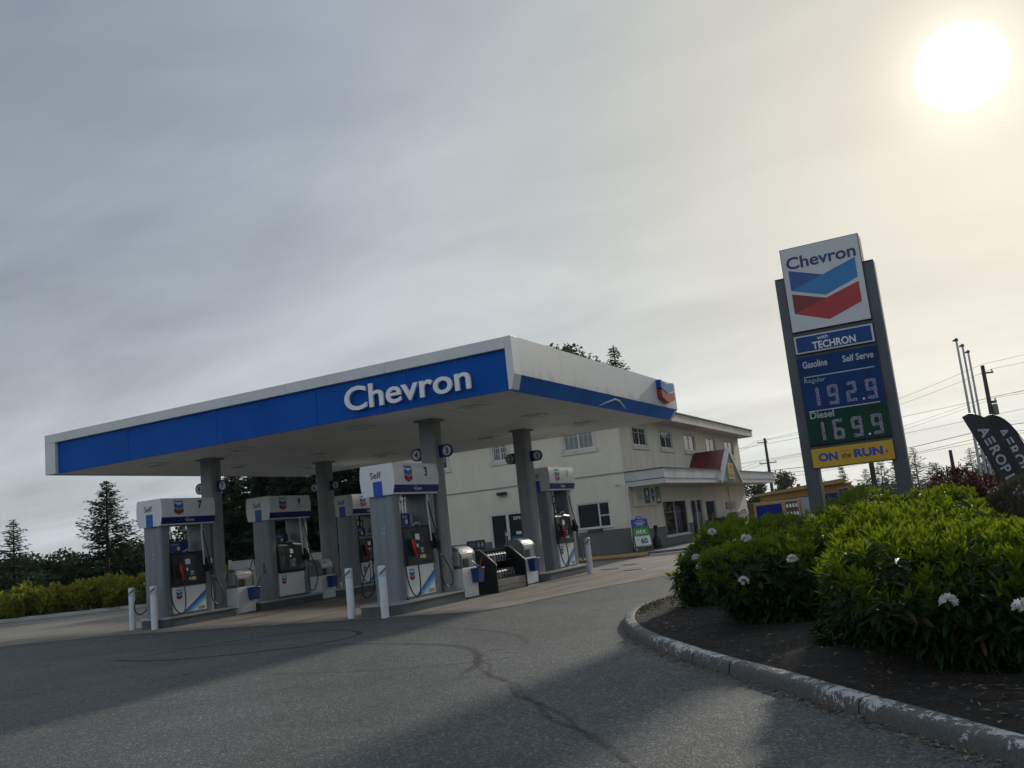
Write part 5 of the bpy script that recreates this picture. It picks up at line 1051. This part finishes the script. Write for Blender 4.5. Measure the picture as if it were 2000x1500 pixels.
# ------------------------------------------------------------------ trees
T_ = 'dark '
tree('tall open conifer on the left, standing alone above the hedge', -44.8, 24.8, conifer, 1, 8.0, 3.6, ndl, density=2.0, gap=.26, droop=.12, bare=.02, spray=.5)
tree('dark spruce at the left edge with a thin leading shoot', -35.2, 11.8, conifer, 2, 4.9, 2.3, ndl2, density=1.3, gap=.22, droop=.35, bare=.02, spray=.3)
tree('brighter green conifer cut by the left picture edge', -35.9, 10.9, conifer, 3, 5.3, 1.1, brl, density=1.4, gap=.22, bare=.02, spray=.3)
BL = [('bushy tree left of the lone conifer, nearer the spruce', -50, 22, 3.2), ('round-topped bushy tree just left of the lone conifer', -48.5, 24.5, 3.5), ('low bushy tree at the foot of the lone conifer', -47, 28.5, 3.4), ('dark bushy tree right of the lone conifer', -42, 28.6, 3.7), ('pale-tipped bushy tree left of pump 7', -40.0, 30.0, 4.4), ('low bushy tree between the spruce and the hedge', -46, 18.5, 2.7), ('bushy tree seen between pump 7 and its column', -33, 25, 4.3), ('low bushy tree behind the spruce', -42, 14.5, 2.6)]
for i, (lb, x, y, h_) in enumerate(BL): tree(lb, x, y, broadleaf, 7 if i % 2 else 8, h_ if i > 1 else h_, 2.9 if i < 2 else 1.0 + .12 * (i % 3), brl if i % 2 else ndl, rz=i * 1.3, n=6500, leaf=.26, low=.05)
DW = [('feathery conifer right of the column numbered 7 and 8', -28.4, 20.1, 6.9), ('dark conifer behind pump 9, left one', -26.4, 20.2, 7.6), ('dark conifer behind pump 9, right one', -24.4, 20.6, 7.9), ('dark conifer left of the column numbered 5 and 6', -22.9, 22.6, 8.2), ('dark conifer right of the column numbered 5 and 6', -21.2, 23.4, 8.0), ('dark conifer between the far pump and the store', -19.4, 24.6, 8.2), ('dark conifer in the second row behind pump 9', -28.2, 23.6, 8.3), ('dark conifer in the second row left of the column numbered 5 and 6', -25.6, 24.6, 8.6), ('dark conifer in the second row right of the column numbered 5 and 6', -22.8, 26.4, 8.8), ('dark conifer behind the end of the white fence', -20.2, 28.0, 8.6)]
for i, (lb, x, y, h_) in enumerate(DW): tree(lb, x, y, conifer, 4 + i % 3, h_ * .96, 3.3 if i < 3 else 1.05, ndl if i % 2 else ndl2, rz=i * 2.1, density=3.0, gap=.16, droop=.3, bare=.0, spray=.6)
tree('leafy treetop showing over the canopy, left one', -17.9, 45.0, broadleaf, 16, 17.5, 3.0, ndl, n=3000, leaf=.32, lobes=16, low=.45)
tree('thin conifer tip showing over the canopy above the store', -16.9, 52.6, conifer, 10, 16.0, 3.4, ndl, density=2.6, gap=.3, spray=.7, droop=.1)
tree('short treetop just right of the thin conifer tip over the canopy', -15.8, 54, broadleaf, 16, 14.0, .8, ndl, rz=2)
tree('treetop behind the right end of the canopy, over the store roof', -12.9, 56, broadleaf, 9, 10.4, 2.2, brl, n=2600, leaf=.4, low=.3)
FR = [('round leafy tree beyond the store, right of the utility pole', -17.4, 116.5, broadleaf, 11, 6.6, 3.2), ('low dark tree behind the end of the porch roof', -20, 108, broadleaf, 12, 4.6, 2.8), ('low leafy tree over the yellow roof, left of the sign', -13.5, 122, broadleaf, 11, 4.6, .8), ('small pointed tree over the yellow roof', -10.4, 124, conifer, 13, 6.0, 1.6),
      ('hazy conifer left of the right sign post', -8.6, 158, conifer, 14, 7.6, 3.6), ('hazy conifer hidden half by the right sign post', -5.9, 160, conifer, 14, 8.4, .95), ('hazy pointed conifer right of the sign', -3.2, 165, conifer, 15, 9.2, 3.6), ('hazy conifer low beside the pointed one', .2, 166, conifer, 14, 6.0, 1.1), ('hazy conifer behind the red shrub', 6.2, 150, conifer, 15, 7.4, 1.0), ('hazy conifer left of the feather flags', 8.4, 146, conifer, 14, 8.6, .9), ('hazy wide conifer right of the sign base', -1.0, 175, conifer, 14, 6.4, 1.3), ('hazy conifer farthest left behind the yellow building', -12.0, 165, conifer, 14, 6.4, 1.0)]
for i, (lb, x, y, kd, key, h_, r_) in enumerate(FR): tree(lb, x, y, kd, key, h_, r_, ndl2 if kd is conifer else brl, group='distant trees right of the store', rz=i * 1.7, **({'density': 1.3, 'gap': .5, 'spray': .75, 'droop': .15} if kd is conifer else {'n': 3600, 'leaf': .4, 'low': .08}))
rng = np.random.default_rng(77); n = 52000      # far woods along the horizon
ang = rng.uniform(-1.35, .95, n); dist = rng.uniform(190, 260, n); hh = 34 * np.clip((ang - .14) / .16, 0, 1) + 3.2 + 1.2 * np.sin(ang * 37) + .9 * np.sin(ang * 83 + 1) + .7 * np.sin(ang * 190); P = np.stack([np.sin(ang) * dist, np.cos(ang) * dist, rng.random(n) ** .8 * np.maximum(hh, .8) - .3], 1)  # unseen right end raised tall, added to darken the side window reflections
V, Q = diamonds(P, norm(rng.normal(size=P.shape)), norm(rng.normal(size=P.shape)), rng.uniform(.6, 1.6, n) * np.where(ang > .14, 2.6, 1), rng.uniform(.5, 1.2, n) * np.where(ang > .14, 2.2, 1)); link('far_woods', np_mesh('far_woods', V, Q, None, (brl,)), kind='stuff')

n = 26000; ang = rng.uniform(2.1, 4.3, n); dist = rng.uniform(70, 95, n); hh = 10 + 2 * np.sin(ang * 31) + 1.6 * np.sin(ang * 77); P = np.stack([np.sin(ang) * dist, np.cos(ang) * dist - 17, rng.random(n) ** .8 * hh - .3], 1)
V, Q = diamonds(P, norm(rng.normal(size=P.shape)), norm(rng.normal(size=P.shape)), rng.uniform(.8, 2.0, n), rng.uniform(.7, 1.6, n)); link('far_woods', np_mesh('far_woods', V, Q, None, (brl,)), kind='stuff')

# ------------------------------------------------------------------ white board fence
Fn = thing('board_fence', 'white vertical board fence behind the far pumps', 'fence', (0, 0, 0)); pf = pm('fence_white', (.46, .46, .43), .6, var=.12, vs=.6)
m = MB(); fa, fb = Vector((-21.6, 12.9, 0)), Vector((-17.6, 25.5, 0)); fb = Vector((-17.9, 21.8, 0)); d_ = (fb - fa).normalized(); n_ = Vector((-d_.y, d_.x, 0)); nb = int((fb - fa).length / .15)
for k in range(nb):
    p = fa + d_ * (k * .15); m.prism([(0, .05), (.142, .05), (.142, 1.48), (0, 1.48)], p, d_, Z, n_, .02)
m.build('boards', pf, Fn); m = MB()
for z_ in (.3, 1.2, 1.482): m.prism([(0, 0), ((fb - fa).length, 0), ((fb - fa).length, .07), (0, .07)], fa + Z * z_ + n_ * (.022 if z_ < 1.4 else -.01), d_, Z, n_, .05)
m.build('rail', pf, Fn)
for k in range(4): m = MB(); p = fa + (fb - fa) * (k / 3) + n_ * .08; m.box(p.x - .05, p.x + .05, p.y - .05, p.y + .05, 0, 1.62); m.build('fence_post', pf, Fn)

# ------------------------------------------------------------------ feather flags, flagpoles
flag_m = pm('flag_black', (.012, .012, .016), .6, var=.1); fl_w = pm('flag_lettering', (.42, .42, .46), .7)
CRt = Vector((math.cos(yaw), math.sin(yaw), 0)); CFw = Vector((-math.sin(yaw), math.cos(yaw), 0))
def feather(label, tip, lean, seed):
    base = tip + CRt * (math.sin(lean) * 3.3) - Z * (math.cos(lean) * 3.3); t = thing('feather_flag', label, 'flag', base, group='black feather flags by the road')
    ax = (CRt * -math.sin(lean) + Z * math.cos(lean)); sd = (CRt * math.cos(lean) + Z * math.sin(lean))
    out_ = [(0.02, 3.30), (.10, 3.30), (.24, 3.25), (.38, 3.14), (.50, 2.96), (.58, 2.7), (.62, 2.35), (.64, 1.5), (.64, .35), (.30, .20), (.0, .45), (.0, 1.5), (-.01, 2.4), (-.005, 3.0)]
    def W_(a, b, e=0): return sd * a + ax * b + CFw * (.04 * math.sin(b * 2.2 + seed) + .03 * math.sin(a * 6 + seed) - e)
    n0, n1 = 9, 44; v = []; f = []
    def xr(b):
        if b < .45: return .0 + (.45 - b) * .8, .64
        L_ = 0.0; R_ = .64
        if b > 2.3: u = (b - 2.3) / 1.02; R_ = .02 + .62 * math.sqrt(max(0, 1 - u ** 2.3))
        return L_, R_
    for i in range(n1 + 1):
        b = .25 + 3.04 * i / n1; l_, r_ = xr(b)
        for j in range(n0 + 1): v.append(W_(l_ + (r_ - l_) * j / n0, b))
        if i: f += [((i - 1) * (n0 + 1) + j, (i - 1) * (n0 + 1) + j + 1, i * (n0 + 1) + j + 1, i * (n0 + 1) + j) for j in range(n0)]
    m = MB(); m.add(v, f, 0, True); o_ = m.build('banner', flag_m, t); so_ = o_.modifiers.new('thick', 'SOLIDIFY'); so_.thickness = .006
    m = MB(); z_ = 2.72       # the word runs down the flag, letter tops to the right
    for ch in 'AEROPLAN':
        s1 = MB()
        if ch == 'E':
            for q in range(3): s1.add([(-.085, -.13 + q * .10, 0), (.085, -.13 + q * .10, 0), (.085, -.075 + q * .10, 0), (-.085, -.075 + q * .10, 0)], [(0, 1, 2, 3)])
        else: s1.text(ch, (0, 0, 0), X, Y, h=.26, m=0, bold=.03)
        vv = [W_(.30 + q[1], z_ - q[0], .014) for q in s1.v]; m.add(vv, s1.f, 0); z_ -= .262
    m.build('lettering', fl_w, t)
    m = MB(); pts = [sd * .66 + ax * 0] + [sd * .66 + ax * b for b in (.5, 1.5, 2.3)] + [W_(xr(b)[1] + .012, b) for b in (2.6, 2.85, 3.0, 3.12, 3.2, 3.26, 3.29)]
    m.tube(pts, .012, 6); m.build('pole', black, t); return t
feather('black feather flag with pale lettering, the left of two', Vector((8.39, 8.29, 3.27)), rad(20), 0)
feather('black feather flag with pale lettering, behind and right of the other', Vector((8.83, 9.5, 3.24)), rad(20), 2)
for lb, (x, y), h_ in (('tallest-looking bare flagpole, left of three', (8.37, 31.2), 8.4), ('bare flagpole, middle of three', (8.58, 33.6), 8.4), ('bare flagpole, right of three', (8.78, 36.0), 8.35)):
    t = thing('flag_pole', lb, 'flagpole', (x, y, 0), group='bare flagpoles'); m = MB(); m.tube([(0, 0, 0), (0, 0, h_)], [.075, .05], 10); m.build('shaft', pm('pole_aluminium', (.36, .37, .38), .4, metal=.5), t)
    m = MB(); m.lathe((0, 0, h_ + .001), [(.05, 0), (.09, .05), (.09, .12), (.03, .17)], 10); m.box(-.16, -.05, -.03, .03, h_ + .02, h_ + .1); m.build('truck', dgrey, t)

# ------------------------------------------------------------------ utility poles and lines
wood = pm('pole_wood', (.045, .038, .032), .9, var=.2)
def upole(label, x, y, h_, arms, r_=.15, extra=False, rz=.3):
    t = thing('utility_pole', label, 'utility pole', (x, y, 0), rz); m = MB(); m.tube([(0, 0, 0), (0, 0, h_)], [r_ * 1.2, r_ * .8], 10); m.build('pole', wood, t)
    for z_, l0, l1 in arms:
        m = MB(); m.box(l0, l1, r_ * .8, r_ * .8 + .1, z_, z_ + .12); a = m.build('crossarm', wood, t)
        for x_ in (l0 + .08, l1 - .08): m = MB(); m.lathe((x_, r_ * .8 + .05, z_ + .121), [(.03, 0), (.06, .06), (.05, .14), (.02, .2)], 8); m.build('insulator', pm('porcelain', (.25, .25, .25), .3), a)
    if extra:
        m = MB(); m.lathe((.34, .0, h_ - 3.9), [(.2, 0), (.22, .05), (.22, .75), (.1, .85)], 12); m.build('transformer', pm('transformer_grey', (.12, .13, .13), .5), t); m = MB(); m.box(.1, .5, -.03, .03, h_ - 3.0, h_ - 2.9); m.tube([(.5, 0, h_ - 2.9), (.55, 0, h_ - 3.3), (.42, 0, h_ - 3.1)], .02, 5); m.build('switch_arm', dgrey, t)
    return t
upole('dark wooden utility pole with two crossarms, just right of the store roof', -16.88, 104.5, 10.2, [(9.6, -.95, .3), (6.85, -1.1, 1.1)], .2)
upole('dark wooden utility pole with transformer above the feather flags', 9.57, 61.1, 10.4, [(9.75, -.1, .75), (7.5, -.1, .6)], .17, True)
upole('short dark pole top showing above the red shrub', 6.65, 49.4, 3.85, [], .13)
upole('grey pole standing behind the price sign', 3.62, 31.0, 6.6, [], .12)
wire_m = pm('wire_black', (.02, .02, .022), .6)
def wire(label, pts, sag, r_):
    m = MB(); pts = [Vector(p) for p in pts]
    for a, b in zip(pts, pts[1:]):
        q = [a.lerp(b, k / 14) - Z * sag * 4 * (k / 14) * (1 - k / 14) for k in range(15)]; m.tube(q, [r_ * .62 * max(1, (v_ - Vector((8.8, -17.4, 1.6))).length / 60) for v_ in q], 5)
    m.build('power_line', wire_m, label=label, cat='power line', group='overhead lines between the utility poles')
pa, pb = Vector((-16.88, 104.5, 0)), Vector((9.57, 61.1, 0)); dd = (pb - pa); p0, p3 = pa - dd * 1.3, pb + dd * .85; rz_ = Vector((.955, .295, 0))
for nm, oa, ob, r_, sg in (('topmost overhead line, left one of its pair', (-.85, 9.95), (0, 10.5), .014, .7), ('topmost overhead line, right one of its pair', (.22, 9.95), (.65, 10.05), .014, .75), ('overhead line from the left end of the lower crossarm', (-1.0, 7.2), (-.05, 7.9), .012, .6), ('overhead line from the right end of the lower crossarm', (1.0, 7.2), (.5, 7.8), .012, .65), ('thick communications cable, upper', (0, 5.9), (.2, 5.6), .028, .5), ('thick communications cable, lower', (.1, 5.5), (.2, 5.1), .022, .6)):
    wire(nm, [p0 + rz_ * oa[0] + Z * oa[1], pa + rz_ * oa[0] + Z * oa[1], pb + rz_ * ob[0] + Z * ob[1], p3 + rz_ * ob[0] + Z * ob[1]], sg, r_)
for nm, a, b in (('long far overhead line crossing low behind the sign, upper', (-40, 118, 9.6), (30, 96, 12.6)), ('long far overhead line crossing low behind the sign, lower', (-40, 118, 7.4), (30, 96, 10.6)), ('long far overhead line, lowest over the yellow roof', (-42, 130, 4.6), (32, 100, 8.4))): wire(nm, [a, b], .8, .016)

# ------------------------------------------------------------------ yellow and blue building, display trailer
yb = pm('wall_ochre', (.46, .23, .03), .8, var=.1, spec=.15); bb = pm('wall_blue', (.006, .026, .20), .9, var=.1, spec=.08); tr_b = pm('roof_edge_ochre', (.36, .22, .06), .8, var=.12, spec=.15)
az_ = math.atan2(650 / 1765, 1) ; u1 = CFw * math.cos(rad(6)) + CRt * math.sin(rad(6)); u2 = CRt * math.cos(rad(6)) - CFw * math.sin(rad(6))
O_ = Vector((-.9, 57.6, 0)); ang_ = math.atan2(u2.y, u2.x)
YB = thing('ochre_building', 'low flat-roofed building with ochre top and blue walls beyond the sign', 'building', O_, ang_)
wv = (8 * math.sin(rad(19.5)), 24 * math.cos(rad(19.5))); fp = [(0, 0), (wv[0] + .3, wv[1]), (wv[0], 48), (0, 48)]; rf = [(-.7, -1.2), (wv[0] + 1.1, wv[1] - .4), (wv[0] + .6, 49), (-.7, 49)]
m = MB(); m.prism(fp, (0, 0, 0), X, Y, Z, 1.95, 1); m.prism(fp, (0, 0, 1.951), X, Y, Z, .669, 0); m.build('wall', [yb, bb], YB); m = MB(); m.prism(rf, (0, 0, 2.621), X, Y, Z, .28, 0); m.prism([(a * 1.003, b * 1.003) for a, b in rf], (0, 0, 2.902), X, Y, Z, .05, 1); m.build('roof', [tr_b, roofm], YB)
pm('window_frame_pale', (.40, .40, .38), .6)
m = MB(); m.box(-.07, -.003, .8, 4.6, .7, 2.3); w_ = m.build('window', MATS['window_frame_pale'], YB); m = MB(); m.box(-.08, -.071, 1.0, 2.6, .8, 2.2); m.box(-.08, -.071, 2.8, 4.4, .8, 2.2); m.build('pane', gl, w_)
TR = thing('display_trailer', 'ochre-framed box with a blue panel standing between store and sign', 'trailer', (-3.03, 33.3, 0), math.atan2(CRt.y, CRt.x) - .1)
fr_ = pm('trailer_ochre', (.45, .27, .09), .5, var=.08); m = MB(); m.box(0, 2.45, 0, 2.2, .35, 1.72); m.build('trailer_body', fr_, TR, bevel=.03)
m = MB(); m.box(.14, 1.52, -.012, -.002, .45, 1.55); m.build('blue_panel', bb, TR); m = MB(); m.box(1.72, 2.38, -.015, -.002, .5, 1.6, 0)
for k in range(4): m.lathe((1.80 + k * .165, -.06, 1.28), [(.06, 0), (.065, .05), (.05, .16), (.02, .2)], 10, 1); m.lathe((1.80 + k * .165, -.06, .85), [(.06, 0), (.065, .05), (.05, .16), (.02, .2)], 10, 1)
m.build('open_shelf', [pm('shelf_brown', (.11, .075, .05), .7), sticker], TR); m = MB(); m.box(.42, 1.3, -.06, -.013, .45, .98); m.build('cardboard_box', pm('cardboard', (.16, .10, .055), .8), TR)
for x_ in (.5, 1.9):
    m = MB(); m.prism([(.25 * math.cos(a), .25 * math.sin(a)) for a in [rad(q) for q in range(0, 360, 24)]], (x_, .1, .25), X, Z, Y, .2); m.build('wheel', black, TR)
m = MB(); m.box(2.6, 3.3, .3, 1.0, 0, 1.75); tag(m.build('pale_locker', pm('locker_grey', (.30, .32, .33), .5), bevel=.02), 'pale grey upright locker right of the ochre display box', 'cabinet'); lk_ = bpy.data.objects['pale_locker']; lk_.location = (-3.03, 33.3, 0); lk_.rotation_euler = TR.rotation_euler

# ------------------------------------------------------------------ thin haze in the air
hm = bpy.data.materials.new('haze_air'); hm.use_nodes = True; t = hm.node_tree; t.nodes.remove(t.nodes['Principled BSDF'])
pv = t.nodes.new('ShaderNodeVolumePrincipled'); pv.inputs['Color'].default_value = (.92, .95, 1, 1); pv.inputs['Density'].default_value = .00013; pv.inputs['Anisotropy'].default_value = .3
t.links.new(pv.outputs[0], t.nodes['Material Output'].inputs['Volume'])
m = MB(); m.box(-1600, 1600, -400, 2600, -1.5, 48); hz = m.build('haze', hm, kind='stuff')
